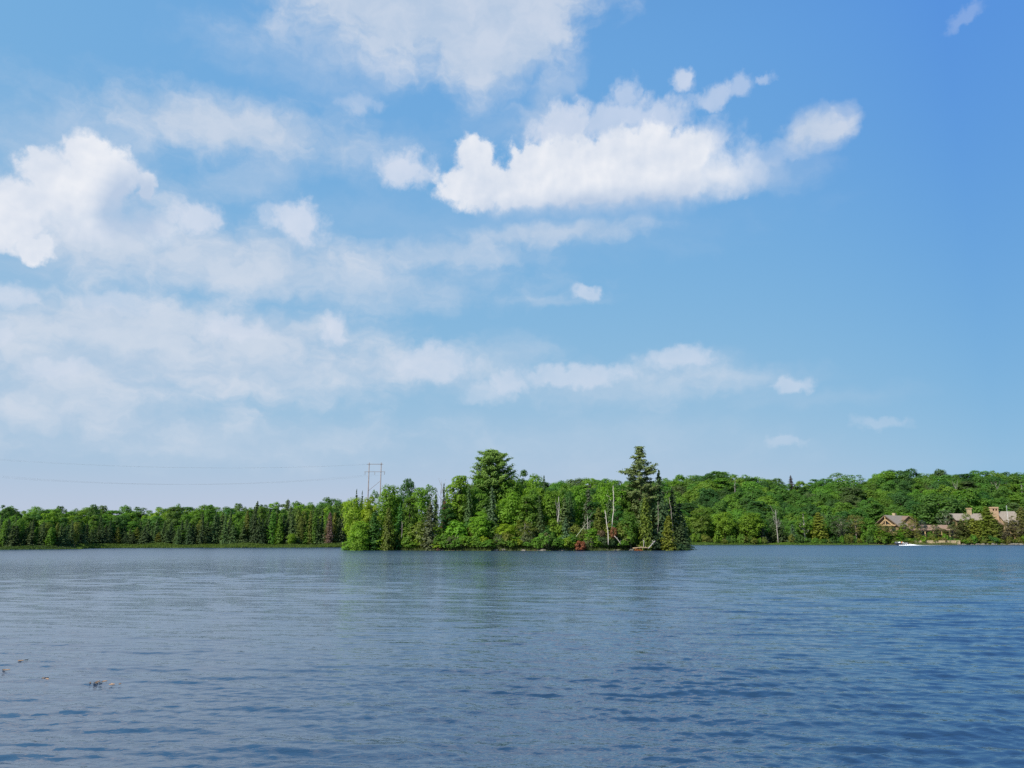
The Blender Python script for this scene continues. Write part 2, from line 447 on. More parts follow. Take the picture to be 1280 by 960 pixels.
# ------------------------------------------------------------------ lake surface with wind ripples
def make_water():
    th = np.concatenate([np.radians(np.linspace(-42, 42, 760)), np.radians(np.linspace(42, 318, 90))[1:-1]])
    rs = [1.2]
    while rs[-1] < 14000:
        r = rs[-1]
        d = 0.030 if r < 14 else 0.030 + (r - 14) * 0.0040
        if r < 6: d = 0.12
        rs.append(r + min(d, 1.6) if r < 430 else r * 1.09)
    rs = np.array(rs); nr, nt = len(rs), len(th)
    R, T = np.meshgrid(rs, th, indexing='ij')
    X, Y = R * np.sin(T), R * np.cos(T)
    dr = np.gradient(rs)[:, None]
    rg = np.random.default_rng(5)
    Z = np.zeros_like(X)
    gust = 1 + 0.30 * np.sin(X * 0.11 + 0.045 * Y + 1.3) * np.sin(Y * 0.16 + 0.7 + 0.04 * X) + 0.22 * np.sin(X * 0.43 + 2 * np.sin(Y * 0.21)) * np.sin(Y * 0.53 + 1.1 * np.sin(X * 0.3))
    calm = 0.58 + 0.70 / (1 + np.exp(-(X - 0.08 * Y + 0.5) / 3.0))
    n = 64
    lam = np.exp(rg.uniform(math.log(0.13), math.log(2.4), n))
    lam[:6] = [0.55, 0.72, 0.95, 0.48, 0.66, 1.15]
    base_dir = math.radians(80)         # ripples run mostly toward the camera, a little from the right
    for i in range(n):
        L = lam[i]
        spread = 0.17 + 0.40 * (L < 0.4)
        a = base_dir + rg.normal(0, spread)
        kx, ky = 2 * math.pi / L * math.cos(a), 2 * math.pi / L * math.sin(a)
        slope = 0.034 if i < 6 else (0.036 if L < 0.5 else 0.013)
        amp = slope * L / (2 * math.pi)
        res = np.clip((L / dr - 2.5) / 2.5, 0, 1)
        ph = rg.uniform(0, 6.28)
        k = kx * X + ky * Y + ph + 0.9 * np.sin(0.35 / L * (X * math.sin(a) - Y * math.cos(a)) + ph * 3)
        Z += amp * res * np.sin(k)
    Z *= gust * calm
    V = np.stack([X, Y, Z], -1).reshape(-1, 3)
    V = np.vstack([V, [[0, 0, 0]]])
    I = np.arange(nr * nt).reshape(nr, nt); I2 = np.roll(I, -1, axis=1)
    Q = np.stack([I[:-1], I[1:], I2[1:], I2[:-1]], -1).reshape(-1, 4)[:, ::-1]
    Tt = np.stack([np.full(nt, nr * nt), I2[0], I[0]], -1)
    m, t, b, n_ = new_mat('lake_water')
    b.inputs['Base Color'].default_value = (0.014, 0.037, 0.076, 1)
    b.inputs['Roughness'].default_value = 0.06; b.inputs['IOR'].default_value = 2.1; b.inputs['Specular IOR Level'].default_value = 0.5
    geo = t.nodes.new('ShaderNodeNewGeometry')
    v = n_.mapping(geo.outputs['Position'], rot=(0, 0, math.radians(-10)), sc=(0.45, 1, 1), kind='POINT')
    h1 = n_.noise(v, 1.5, 4, 0.62, dist=0.3); h2 = n_.noise(v, 7.0, 3, 0.6, dist=0.2)
    t.links.new(n_.maprange(n_.vmath('LENGTH', geo.outputs['Position'], out=1), 40.0, 170.0, 0.05, 0.27), b.inputs['Roughness'])
    patch = n_.maprange(n_.noise(n_.mapping(geo.outputs['Position'], sc=(0.35, 1, 1), kind='POINT'), 0.045, 4, 0.6), 0.3, 0.7, 0.55, 1.3)
    h = n_.math('ADD', n_.math('MULTIPLY', h1, 0.030), n_.math('MULTIPLY', h2, 0.015))
    far = n_.maprange(n_.vmath('LENGTH', geo.outputs['Position'], out=1), 14.0, 60.0, 0.75, 2.4)
    sxyz = t.nodes.new('ShaderNodeSeparateXYZ'); t.links.new(geo.outputs['Position'], sxyz.inputs[0])
    lee = n_.maprange(n_.math('SUBTRACT', sxyz.outputs[0], n_.math('MULTIPLY', sxyz.outputs[1], 0.05)), -9.0, 6.0, 0.6, 1.1)
    h = n_.math('MULTIPLY', n_.math('MULTIPLY', n_.math('MULTIPLY', h, patch), far), lee)
    bn = t.nodes.new('ShaderNodeBump'); bn.inputs['Strength'].default_value = 1.0; bn.inputs['Distance'].default_value = 1.0
    t.links.new(h, bn.inputs['Height']); t.links.new(bn.outputs[0], b.inputs['Normal'])
    o = obj('water', mesh_np('water', V, [Q, Tt], [m], smooth=True))
    tag(o, 'blue lake water with small wind ripples', 'water', kind='structure')
make_water()

# ------------------------------------------------------------------ vegetation prototypes
def leaf_quads(P, N, size, rg, aspect=0.7):
    """one rhomb-like quad per leaf clump: centre P, normal N"""
    n = len(P)
    N = N / np.maximum(np.linalg.norm(N, axis=1, keepdims=True), 1e-6)
    r = rg.normal(size=(n, 3)); A = np.cross(N, r); A /= np.maximum(np.linalg.norm(A, axis=1, keepdims=True), 1e-6)
    B = np.cross(N, A)
    s = np.asarray(size).reshape(-1, 1) * rg.uniform(0.6, 1.35, (n, 1)) / 2
    a, b = A * s, B * s * aspect
    bend = N * s * 0.25
    V = np.stack([P - a - bend * .5, P - b * 1.0 + bend * .5, P + a - bend * .5, P + b * 1.0 + bend * .5], 1).reshape(-1, 3)
    return V, np.arange(4 * n).reshape(n, 4)

def unit(rg, n):
    d = rg.normal(size=(n, 3)); return d / np.linalg.norm(d, axis=1, keepdims=True)

def broad_proto(seed, H=15.0, W=10.0, zb=0.10, lobes=46, leaves=5200, leaf=0.46, top=0.54, fork=3, mat=None, bark=None, gap=0.0, small=1.0):
    """leafy tree: clumps of leaves spread evenly over an egg-shaped crown, with hollows between them"""
    rg = np.random.default_rng(seed)
    zc = H * top; rz_up, rz_dn = H - zc, zc - H * zb
    cs, rr = [], []
    ga = math.pi * (3 - math.sqrt(5)); ph0 = rg.uniform(0, 6.28)
    for i in range(lobes):
        inner = i % 4 == 3
        zz = 1 - 2 * (i + 0.5) / lobes; rad = math.sqrt(1 - zz * zz); a = ga * i + ph0 + rg.normal(0, .25)
        q = rg.uniform(0.35, 0.7) if inner else rg.uniform(0.78, 1.05)
        lr = W * rg.uniform(0.105, 0.19) * small
        wz = 1.0 if zz > -.2 else 0.86
        cs.append([math.cos(a) * rad * (W / 2 - lr) * q * wz, math.sin(a) * rad * (W / 2 - lr) * q * wz, zc + zz * ((rz_up - lr * .75) if zz > 0 else (rz_dn - lr * .5)) * q])
        rr.append(lr)
    cs, rr = np.array(cs), np.array(rr)
    w = rr ** 2; idx = rg.choice(lobes, leaves, p=w / w.sum())
    d = unit(rg, leaves); d[:, 2] = np.where(d[:, 2] < -0.45, -d[:, 2], d[:, 2])
    P = cs[idx] + d * rr[idx][:, None] * rg.uniform(0.6, 1.10, (leaves, 1)) * np.array([1, 1, 0.82])
    if gap:
        keep = rg.uniform(size=leaves) > gap * (0.5 + 0.5 * np.sin(P[:, 2] * 2 + P[:, 0]))
        P, d, idx = P[keep], d[keep], idx[keep]
    outw = P - np.array([0, 0, zc * 0.8]); outw /= np.maximum(np.linalg.norm(outw, axis=1, keepdims=True), .1)
    N = d * 1.1 + 0.6 * outw + rg.normal(0, 0.26, P.shape) + np.array([0, 0, 0.35])
    V, Q = leaf_quads(P, N, leaf, rg, 0.8)
    lobe_t = rg.uniform(0.32, 0.68, lobes)
    tint = np.clip(lobe_t[idx] + rg.normal(0, 0.09, len(P)), 0, 1)
    crown = mesh_np('crown', V, [Q], [mat or M_LEAF], face_attr=tint)
    mb = MB()
    lean = rg.normal(0, 0.015, 2) * H
    r0 = 0.012 * H + 0.04
    mb.tube([(0, 0, -0.6), (0, 0, 0.3), (lean[0] * .4, lean[1] * .4, H * .3), (lean[0], lean[1], H * .62), (lean[0] * 1.3, lean[1] * 1.3, H * .84)], [r0 * 1.5, r0 * 1.1, r0 * .9, r0 * .5, r0 * .12], 7)
    for k in np.argsort(-rr)[:fork * 4]:
        c = cs[k]; z0 = max(H * zb * .9, min(c[2] - 1.0, c[2] * 0.62))
        st = np.array([lean[0] * z0 / H, lean[1] * z0 / H, z0]); mid = (st + c) / 2 + np.array([0, 0, -0.2])
        mb.tube([st, mid, c], [r0 * .42, r0 * .28, r0 * .1], 5)
    return dict(H=float(np.percentile(P[:, 2], 99.7)), W=float(2 * np.percentile(np.hypot(P[:, 0], P[:, 1]), 97)), trunk=mb.mesh('trunk', bark or M_BARK, True), crown=crown)

def conifer_proto(seed, H=12.0, W=3.6, z0=0.04, levels=46, per=9, leaf=0.55, droop=0.28, power=0.85, ragged=0.25, up=0.0, mat=None, bark=None, seg=5, topw=0.10, bulge=0.0):
    rg = np.random.default_rng(seed)
    P, N, S, A = [], [], [], []
    for i in range(levels):
        f = (i + rg.uniform(-.3, .3)) / levels; f = min(max(f, 0), 0.995)
        z = H * (z0 + (1 - z0) * f)
        prof = (1 - f) ** power * (1 - bulge * (1 - f) ** 4)
        Lz = W / 2 * (topw * 0.35 + prof) * (1 + rg.normal(0, ragged * .5))
        for k in range(per):
            a = rg.uniform(0, 2 * math.pi); L = max(0.12, Lz * (1 + rg.normal(0, ragged)))
            for j in range(seg):
                q = (j + rg.uniform(0.2, 1.0)) / seg
                if q < 0.25 and rg.uniform() < .6: continue
                x, y = math.cos(a) * L * q, math.sin(a) * L * q
                zz = z - droop * L * q + up * L * q * q + rg.normal(0, 0.05)
                P.append((x + rg.normal(0, .06 * L), y + rg.normal(0, .06 * L), zz))
                N.append((math.cos(a) * 1.0 + rg.normal(0, .35), math.sin(a) * 1.0 + rg.normal(0, .35), 0.75 + rg.normal(0, .3)))
                S.append(leaf * (0.55 + 0.6 * prof))
    n_top = 8
    for k in range(n_top):
        P.append((rg.normal(0, .04), rg.normal(0, .04), H * (1 - 0.05 * k / n_top))); N.append((rg.normal(), rg.normal(), .2)); S.append(leaf * .5)
    P, N, S = np.array(P), np.array(N), np.array(S)
    V, Q = leaf_quads(P, N, S, rg, 0.55)
    tint = np.clip(0.5 + rg.normal(0, 0.17, len(P)), 0, 1)
    crown = mesh_np('crown', V, [Q], [mat or M_NEEDLE], face_attr=tint)
    r0 = 0.010 * H + 0.04
    mb = MB(); mb.tube([(0, 0, -0.6), (0, 0, .3), (0.05, 0.03, H * .5), (0, 0, H * .97)], [r0 * 1.4, r0, r0 * .6, r0 * .08], 6)
    return dict(H=H, W=W, trunk=mb.mesh('trunk', bark or M_BARK, True), crown=crown)

def pine_proto(seed, H=26.0, W=9.0, z0=0.34, whorls=17, per=5, rise=0.22, tuft=16, leaf=0.62, profile=None, curve=0.12):
    """tall open pine: separate plates of needles at the ends of long limbs"""
    rg = np.random.default_rng(seed)
    P, N = [], []
    r0 = 0.011 * H + 0.05
    mb = MB(); mb.tube([(0, 0, -0.8), (0, 0, .3), (.1, .05, H * .5), (.15, 0, H * .8), (0, 0, H * .985)], [r0 * 1.4, r0, r0 * .7, r0 * .35, r0 * .06], 7)
    for i in range(whorls):
        f = (i + rg.uniform(-.2, .2)) / (whorls - 1); f = min(max(f, 0), 1)
        z = H * (z0 + (0.97 - z0) * f)
        Lm = W / 2 * (profile(f) if profile else (1 - f) ** .7)
        for k in range(per):
            a = 2 * math.pi * (k + rg.uniform(-.35, .35)) / per + i * 1.1
            L = max(0.5, Lm * rg.uniform(0.55, 1.12))
            tip = np.array([math.cos(a) * L, math.sin(a) * L, z + rise * L + curve * L * rg.uniform(-.5, .8)])
            s = np.array([0.08, 0, z]); mid = (s + tip) / 2 - np.array([0, 0, 0.05 * L])
            mb.tube([s, mid, tip], [0.09 * (1 - f) + .03, .05 * (1 - f) + .02, .015], 4)
            nt = max(3, int(L * 2.1))
            for j in range(nt):
                q = 0.34 + 0.66 * (j + rg.uniform(0, 1)) / nt
                c = s + (tip - s) * q
                for _ in range(tuft):
                    o_ = rg.normal(0, 1, 3) * np.array([.34, .34, .15]) * (0.75 + .35 * (1 - abs(q - .75)))
                    P.append(c + o_ + np.array([0, 0, .12])); N.append((o_[0] * .8 + math.cos(a) * .35 + rg.normal(0, .35), o_[1] * .8 + math.sin(a) * .35 + rg.normal(0, .35), .8 + rg.normal(0, .4)))
    P, N = np.array(P), np.array(N)
    V, Q = leaf_quads(P, N, np.full(len(P), leaf), rg, 0.42)
    crown = mesh_np('crown', V, [Q], [M_NEEDLE], face_attr=np.clip(0.5 + rg.normal(0, .18, len(P)), 0, 1))
    return dict(H=H, W=W, trunk=mb.mesh('trunk', M_BARK, True), crown=crown)

def snag_proto(seed, H=9.0, W=4.0, n=9, mat=None, broken=True, z0=0.4, r=0.16):
    rg = np.random.default_rng(seed); mb = MB()
    pts = [(0, 0, -.5)]; x = y = 0
    for i in range(1, 6):
        x += rg.normal(0, .012) * H; y += rg.normal(0, .012) * H; pts.append((x, y, H * i / 5))
    mb.tube(pts, [r * 1.3, r, r * .85, r * .7, r * .5, r * (.3 if broken else .05)], 6)
    for k in range(n):
        f = rg.uniform(z0, .95); j = int(f * 5); b = np.array(pts[j]) * (1 - (f * 5 - j)) + np.array(pts[min(j + 1, 5)]) * (f * 5 - j); b[2] = H * f
        a = rg.uniform(0, 6.28); L = W / 2 * rg.uniform(.4, 1.0)
        t1 = b + np.array([math.cos(a) * L * .6, math.sin(a) * L * .6, L * .55]); t2 = t1 + np.array([math.cos(a + .4) * L * .4, math.sin(a + .4) * L * .4, L * .8])
        mb.tube([b, t1, t2], [r * .4, r * .25, r * .08], 4)
        t3 = t1 + np.array([math.cos(a - .8) * L * .35, math.sin(a - .8) * L * .35, L * .3]); mb.tube([t1, t3], [r * .2, r * .06], 4)
    return dict(H=H, W=W, trunk=mb.mesh('trunk', mat or M_DEAD, True), crown=None)

PR = {}
PR['broad'] = [broad_proto(21 + i, H=15, W=[9, 10.5, 9.2, 11, 9.5, 10][i], zb=[.10, .12, .06, .12, .08, .10][i], lobes=[40, 48, 38, 54, 44, 50][i], top=[.52, .56, .48, .58, .52, .56][i]) for i in range(6)]
PR['round'] = [broad_proto(31 + i, H=14, W=[13.5, 12, 14.5, 13][i], zb=.04, lobes=[52, 46, 60, 56][i], leaves=7000, leaf=.55, top=[.50, .46, .52, .5][i], small=.82) for i in range(4)]
PR['tallbroad'] = [broad_proto(41 + i, H=16, W=7.5, zb=.04, lobes=44, top=.48, leaves=5000) for i in range(3)]
PR['openbroad'] = [broad_proto(51 + i, H=15, W=8.5, zb=.16, lobes=40, top=.58, leaves=2800, leaf=.40, gap=.3, fork=4, bark=M_GREYBARK, small=.75) for i in range(2)]
PR['birch'] = [broad_proto(61 + i, H=14, W=6.5, zb=.25, lobes=34, top=.62, leaves=2400, leaf=.36, fork=4, bark=M_BIRCH, small=.8) for i in range(2)]
PR['spruce'] = [conifer_proto(71 + i, H=12, W=[3.4, 3.0, 3.9, 3.3][i], ragged=[.22, .3, .26, .34][i], levels=[44, 40, 46, 40][i]) for i in range(4)]
PR['darkspruce'] = [conifer_proto(81 + i, H=14, W=4.6, levels=44, per=9, ragged=.32, leaf=.7, power=.7, droop=.34) for i in range(2)]
PR['cedar'] = [conifer_proto(91 + i, H=9, W=[3.6, 4.2, 3.2][i], levels=40, per=12, seg=4, leaf=.52, droop=-0.25, power=[.62, .55, .7][i], ragged=.16, z0=.05, bulge=.35, mat=M_LEAF) for i in range(3)]
PR['youngspruce'] = [conifer_proto(95, H=7, W=4.0, levels=26, per=9, leaf=.5, ragged=.2, droop=.12, up=.12, power=1.0)]
PR['tallpine'] = [pine_proto(108, H=26, W=13.0, z0=.14, whorls=27, per=6, rise=.16, tuft=13, leaf=.66, profile=lambda f: (.60 + .16 * math.sin(f * 19)) if f < .58 else (.92 if abs(f - .68) < .045 else (1.0 - f) * 1.45 + .04 + .09 * math.sin(f * 37)), curve=.45)]
PR['roundpine'] = [pine_proto(103, H=25, W=12.0, z0=.42, whorls=19, per=8, rise=.50, tuft=17, leaf=.6, profile=lambda f: .95 * math.sqrt(max(0.03, 1 - (f * 1.02) ** 3.2)), curve=.2)]
PR['pine'] = [pine_proto(105, H=18, W=7.0, z0=.3, whorls=14, per=5, rise=.2)]
PR['shrub'] = [broad_proto(111 + i, H=2.6, W=3.4, zb=.0, lobes=18, top=.40, leaves=900, leaf=.28) for i in range(3)]
PR['bigshrub'] = [broad_proto(115 + i, H=4.2, W=4.6, zb=.0, lobes=24, top=.45, leaves=1500, leaf=.32) for i in range(2)]
PR['brush'] = [broad_proto(130, H=2.6, W=3.4, zb=.0, lobes=20, top=.40, leaves=1500, leaf=.36)]
PR['snag'] = [snag_proto(121), snag_proto(122, n=12), snag_proto(123, n=7)]
PR['pole_snag'] = [snag_proto(125, H=9, W=3.0, n=18, r=.10, mat=M_GREYBARK, z0=.2)]
PR['birch_snag'] = [snag_proto(127, H=9, W=1.2, n=2, r=.21, mat=M_BIRCH, z0=.7)]

G_BRIGHT, G_MID, G_DEEP, G_OLIVE = (.140, .250, .022), (.098, .195, .024), (.058, .135, .026), (.135, .165, .030)
G_YEL, G_SPRUCE, G_BLUE, G_DARK = (.175, .260, .020), (.088, .138, .046), (.090, .152, .070), (.056, .094, .036)  # G_SPRUCE is lightened to paint in some haze on the left shore
H_BRIGHT, H_MID, H_DEEP = (.122, .226, .030), (.090, .184, .032), (.054, .128, .032)
G_CEDAR, G_BROWN, G_PINE, G_RUST = (.140, .175, .025), (.15, .115, .055), (.19, .26, .055), (.32, .11, .040)

NAMES = dict(round=('hardwood_tree', 'tree'), broad=('broadleaf_tree', 'tree'), tallbroad=('broadleaf_tree', 'tree'), openbroad=('broadleaf_tree', 'tree'), birch=('birch_tree', 'birch'),  # round crowns are general broadleaf trees, not a known species
             spruce=('spruce_tree', 'spruce'), darkspruce=('spruce_tree', 'spruce'), youngspruce=('spruce_tree', 'spruce'), cedar=('cedar_tree', 'cedar'),
             tallpine=('pine_tree', 'pine'), roundpine=('pine_tree', 'pine'), pine=('pine_tree', 'pine'), shrub=('shrub', 'shrub'), bigshrub=('shrub', 'shrub'),
             snag=('dead_tree', 'dead tree'), pole_snag=('dead_tree', 'dead tree'), birch_snag=('dead_tree', 'dead tree'))

def plant(kind, x, y, height, width=None, col=G_MID, label=None, group=None, var=None, z=None, lean=(0, 0), jit=0.08, name=None, cat=None, sink=0.0):
    pr = PR[kind][rnd.randrange(len(PR[kind])) if var is None else var]
    s = height / pr['H']; w = (width / pr['W']) if width else s
    nm, ct = NAMES[kind]
    root = empty(name or nm, (x, y, (gh(x, y) if z is None else z) - sink), rnd.uniform(0, 6.28), (w, w, s))
    root.rotation_euler = (lean[0], lean[1], root.rotation_euler[2])
    obj('trunk', pr['trunk'], root)
    if pr['crown'] is not None:
        c = obj('crown', pr['crown'], root)
        k = 1.17 + rnd.uniform(-jit, jit) * 2
        c.color = (col[0] * k * (1 + rnd.uniform(-jit, jit)), col[1] * k, col[2] * k, 1)
    tag(root, label, cat or ct, group)
    return root

def plant_px(kind, px, ytop, depth, wpx=None, **kw):
    p = at(px, ytop, depth); z0 = gh(p.x, depth)
    return plant(kind, p.x, depth, p.z - z0 , (wpx / F_PX * depth * 1.03) if wpx else None, z=z0, **kw)
# ------------------------------------------------------------------ the island
IS = [
 # kind, px, ytop, depth, width px, colour, label
 ('broad', 444, 622, 190, 32, G_YEL, 'bright yellow-green leafy tree at the left tip of the island'),
 ('spruce', 446, 611, 203, 11, G_DARK, 'dark spire rising left of the power pylon, at the left end of the island'),
 ('spruce', 453, 613, 200, 9, G_DARK, 'thinnest dark spire just left of the pylon poles'),
 ('broad', 463, 621, 187, 27, G_YEL, 'bright round leafy tree standing below the pylon poles'),
 ('openbroad', 469, 613, 204, 15, G_MID, 'sparse treetop between the two pylon poles'),
 ('broad', 488, 607, 194, 34, G_BRIGHT, 'tall light green leafy tree just right of the pylon poles'),
 ('broad', 511, 599, 206, 24, G_DEEP, 'dark rounded treetop behind, between the pylon and the island middle'),
 ('broad', 526, 610, 192, 27, G_BRIGHT, 'light green leafy tree right of the dark rounded treetop'),
 ('openbroad', 537, 606, 197, 24, G_MID, 'loose-topped leafy tree left of the thin dark spire'),
 ('pole_snag', 549, 602, 196, 12, G_MID, 'thin twiggy dead top poking up left of the dark spire'),
 ('spruce', 555, 604, 193, 12, G_DARK, 'thin dark spire in the left middle of the island, beside a reddish dead tree'),
 ('tallbroad', 574, 595, 190, 32, G_BRIGHT, 'tall bright leafy tree left of the round-headed pine'),
 ('darkspruce', 586, 607, 187, 17, G_SPRUCE, 'dark spruce in front of the trees left of the round-headed pine'),
 ('broad', 598, 599, 196, 30, G_MID, 'leafy tree under the left side of the round-headed pine'),
 ('tallbroad', 603, 594, 202, 24, G_MID, 'leafy tree tucked behind the left edge of the round-headed pine'), ('tallbroad', 628, 595, 203, 24, G_MID, 'leafy tree tucked behind the right edge of the round-headed pine'),
 ('roundpine', 616, 562, 199, 55, G_PINE, 'tall pine with a round bushy head, above the left half of the island'),
 ('darkspruce', 615, 608, 184, 20, G_BLUE, 'dark bluish spruce standing below the round-headed pine'),
 ('broad', 638, 593, 198, 34, G_BRIGHT, 'broad leafy tree under the right side of the round-headed pine'),
 ('tallbroad', 654, 588, 208, 20, G_DEEP, 'dark treetop between the round-headed pine and the island middle'),
 ('broad', 640, 616, 186, 40, G_BRIGHT, 'large bright green leafy tree in front, right of the bluish spruce'),
 ('broad', 668, 593, 196, 30, G_BRIGHT, 'tall bright leafy tree at the highest part of the island middle'),
 ('spruce', 680, 594, 194, 14, G_DARK, 'narrow dark tree right of the tall tree in the island middle'),
 ('tallbroad', 660, 620, 184, 28, G_MID, 'leafy tree in front at the island middle'),
 ('broad', 690, 614, 189, 32, G_BRIGHT, 'yellowish leafy tree over the forked white birch trunk'),
 ('broad', 708, 605, 201, 30, G_MID, 'round leafy tree behind the forked birch trunk'),
 ('spruce', 675, 631, 182, 17, G_SPRUCE, 'dark spruce at the front of the island middle'),
 ('broad', 724, 607, 198, 28, G_BRIGHT, 'light leafy tree left of the greyish spruce'),
 ('darkspruce', 735, 611, 190, 22, (.075, .095, .055), 'greyish thin-needled spruce left of the tall white birch'),
 ('youngspruce', 707, 647, 181, 21, G_BLUE, 'small blue-green spruce near the water left of the rusty brush heap'),
 ('cedar', 748, 634, 186, 20, G_OLIVE, 'olive brown cedar left of the white birch trunks'),
 ('broad', 756, 604, 197, 30, G_BRIGHT, 'leafy tree behind the tall white birch, left'),
 ('birch', 766, 600, 193, 30, G_BRIGHT, 'tall white-trunked birch left of the tall pine'),
 ('tallbroad', 782, 610, 195, 22, G_DEEP, 'dark leafy tree between the white birch and the tall pine'),
 ('darkspruce', 788, 601, 196, 22, G_DEEP, 'dark spruce hugging the left side of the tallest pine'), ('darkspruce', 812, 600, 197, 22, G_SPRUCE, 'dark spruce between the tallest pine and the pointed one'),
 ('tallpine', 799, 557, 192, 64, (.13, .18, .065), 'tallest pine with layered flat limbs, right half of the island'),
 ('darkspruce', 823, 587, 190, 27, G_DARK, 'dark pointed spruce close to the right of the tallest pine'),
 ('cedar', 806, 621, 181, 22, G_CEDAR, 'yellow-green cedar below the tallest pine'),
 ('cedar', 833, 643, 180, 24, G_CEDAR, 'leaning yellow-green cedar near the right end of the island', ),
 ('darkspruce', 840, 611, 193, 24, G_DARK, 'dark spruce on the falling right shoulder of the island'),
 ('darkspruce', 849, 628, 195, 24, G_DARK, 'second last dark spruce toward the right tip of the island'),
 ('darkspruce', 855, 648, 197, 16, G_DARK, 'lowest dark spruce at the right tip of the island'),
 ('tallbroad', 772, 632, 184, 20, G_DEEP, 'dark green leafy tree in front, right of the white birch trunks'),
 ('broad', 787, 640, 182, 22, G_MID, 'low leafy tree left of the yellow-green cedar'),
 ('cedar', 486, 634, 181, 20, G_OLIVE, 'olive cedar at the front left of the island'),
 ('cedar', 468, 640, 182, 24, G_DEEP, 'low dark green bushy cedar under the bright left trees'),
 ('darkspruce', 501, 628, 184, 17, G_DEEP, 'dark spruce in the gap right of the olive cedar'),
 ('tallbroad', 513, 622, 185, 22, G_MID, 'mid-green leafy tree with a pale slim stem, left part of the island'),
 ('darkspruce', 538, 628, 181, 24, (.085, .105, .05), 'grey-olive ragged spruce at the waterline, left middle'),
 ('tallbroad', 560, 630, 186, 22, G_DEEP, 'dark leafy tree in the shade right of the grey-olive spruce'),
 ('broad', 600, 640, 181, 26, G_BRIGHT, 'low bright leafy tree left of the bluish spruce foot'),
 ('broad', 632, 655, 180, 26, G_YEL, 'low yellow-green leafy tree below the large bright one'),
 ('openbroad', 655, 650, 180, 24, G_OLIVE, 'thin olive leafy tree near the waterline, island middle'),
 ('broad', 452, 652, 181, 28, G_BRIGHT, 'low bright leafy tree hanging over the left tip of the island'),
]
for kind, px, yt, d, w, col, lab in IS:
    plant_px(kind, px, yt, d, w, col=col, label=lab, lean=((0, .16) if 'leaning' in lab else (0, 0)))

r_ = plant_px('cedar', 556, 626, 187, 12, col=(.16, .085, .06), label='small reddish brown dead conifer under the thin dark spire', name='dead_tree', cat='dead tree')

# bare and leaning trunks
def log(p, q, r0, r1, name, label, mat, cat='log', sides=7):
    p, q = Vector(p), Vector(q); mid = (p + q) / 2 + Vector((0.02, 0.0, 0.03)) * (q - p).length
    d = (q - p); L = d.length
    pts = [tuple(d * (i / 7) + Vector((rnd.uniform(-1, 1), rnd.uniform(-1, 1), rnd.uniform(-.5, .5))) * (.012 * L if 0 < i < 7 else 0) + (mid - (p + q) / 2) * math.sin(math.pi * i / 7)) for i in range(8)]
    mb = MB(); mb.tube(pts, [(r0 + (r1 - r0) * i / 7) * .64 for i in range(8)], sides)
    for k in range(5 if L > 4 else 0):
        s = Vector(pts[3 + k % 4]); mb.tube([tuple(s), tuple(s + Vector((rnd.uniform(-.7, .7), rnd.uniform(-.4, .4), rnd.uniform(.1, .6))))], [r1 * .45, r1 * .1], 4)
    for k in range(3):
        s = d * (0.45 + .17 * k); mb.tube([tuple(s), tuple(s + Vector((rnd.uniform(-.4, .4), rnd.uniform(-.3, .3), .5)))], [r1 * .5, r1 * .15], 4)
    o = mb.build(name, mat, None, True, loc=p)
    return tag(o, label, cat)
log(at(764.5, 664, 181.5), at(766.5, 607, 183), .17, .07, 'dead_birch', 'tall bare white birch trunk, the right one of the pair', M_BIRCH, 'dead birch')
log(at(760.5, 681, 179.5), at(756, 638, 180.5), .19, .10, 'dead_birch', 'shorter broken white birch trunk leaning left, at the water', M_BIRCH, 'dead birch')
log(at(697.5, 653, 182), at(698.5, 621, 183), .14, .06, 'dead_birch', 'forked pale birch trunk standing right of the island middle', M_BIRCH, 'dead birch')
log(at(720, 671, 179.5), at(735, 652, 183), .15, .08, 'fallen_tree', 'mossy pale trunk slanting up to the right over the rusty brush heap', plain('mossy_wood', (.26, .30, .17), .9, .2), 'fallen tree')
log(at(768, 670, 179.3), at(776, 680, 178.6), .13, .09, 'fallen_log', 'short grey log slanting down to the water right of the birch trunks', M_DEAD, 'log')
log(at(791, 685.3, 177.6), at(811, 685.0, 178.0), .20, .17, 'driftwood_log', 'pale tan log lying level at the waterline below the yellow-green cedar', plain('tan_log', (.33, .24, .15), .85, .2), 'log')
log(at(810.5, 685.5, 177.9), at(819, 676.2, 178.9), .19, .17, 'driftwood_log', 'pale grey log propped up to the right at the waterline', M_DEAD, 'log')
log(at(804.4, 684.5, 178.6), at(804.6, 675, 178.6), .12, .10, 'stump_post', 'short upright pale stub behind the level tan log', M_DEAD, 'post')
log(at(822, 668, 182), at(822.5, 627, 183), .10, .05, 'dead_tree', 'thin bare grey trunk left of the leaning cedar', M_GREYBARK, 'dead tree')
log(at(841, 676, 180.5), at(836.5, 622, 183), .14, .05, 'dead_tree', 'bare grey trunk against the dark spruces at the right end', M_GREYBARK, 'dead tree')
log(at(502, 672, 180), at(502.5, 652, 181), .10, .07, 'dead_tree', 'short pale slim stem low on the left half of the island', M_GREYBARK, 'dead tree')
log(at(571, 681, 179.5), at(573, 660, 181), .10, .06, 'dead_tree', 'pale slim stem by the water right of the dark gap', M_GREYBARK, 'dead tree')
plant_px('snag', 696, 628, 183.5, 11, label='small forked bare branches over the pale birch trunk')
plant_px('snag', 660, 655, 179.6, 11, label='pale twiggy dead bush at the waterline, island middle')
plant_px('snag', 733, 645, 182.4, 16, label='tangle of bare grey branches above the rusty brush heap')

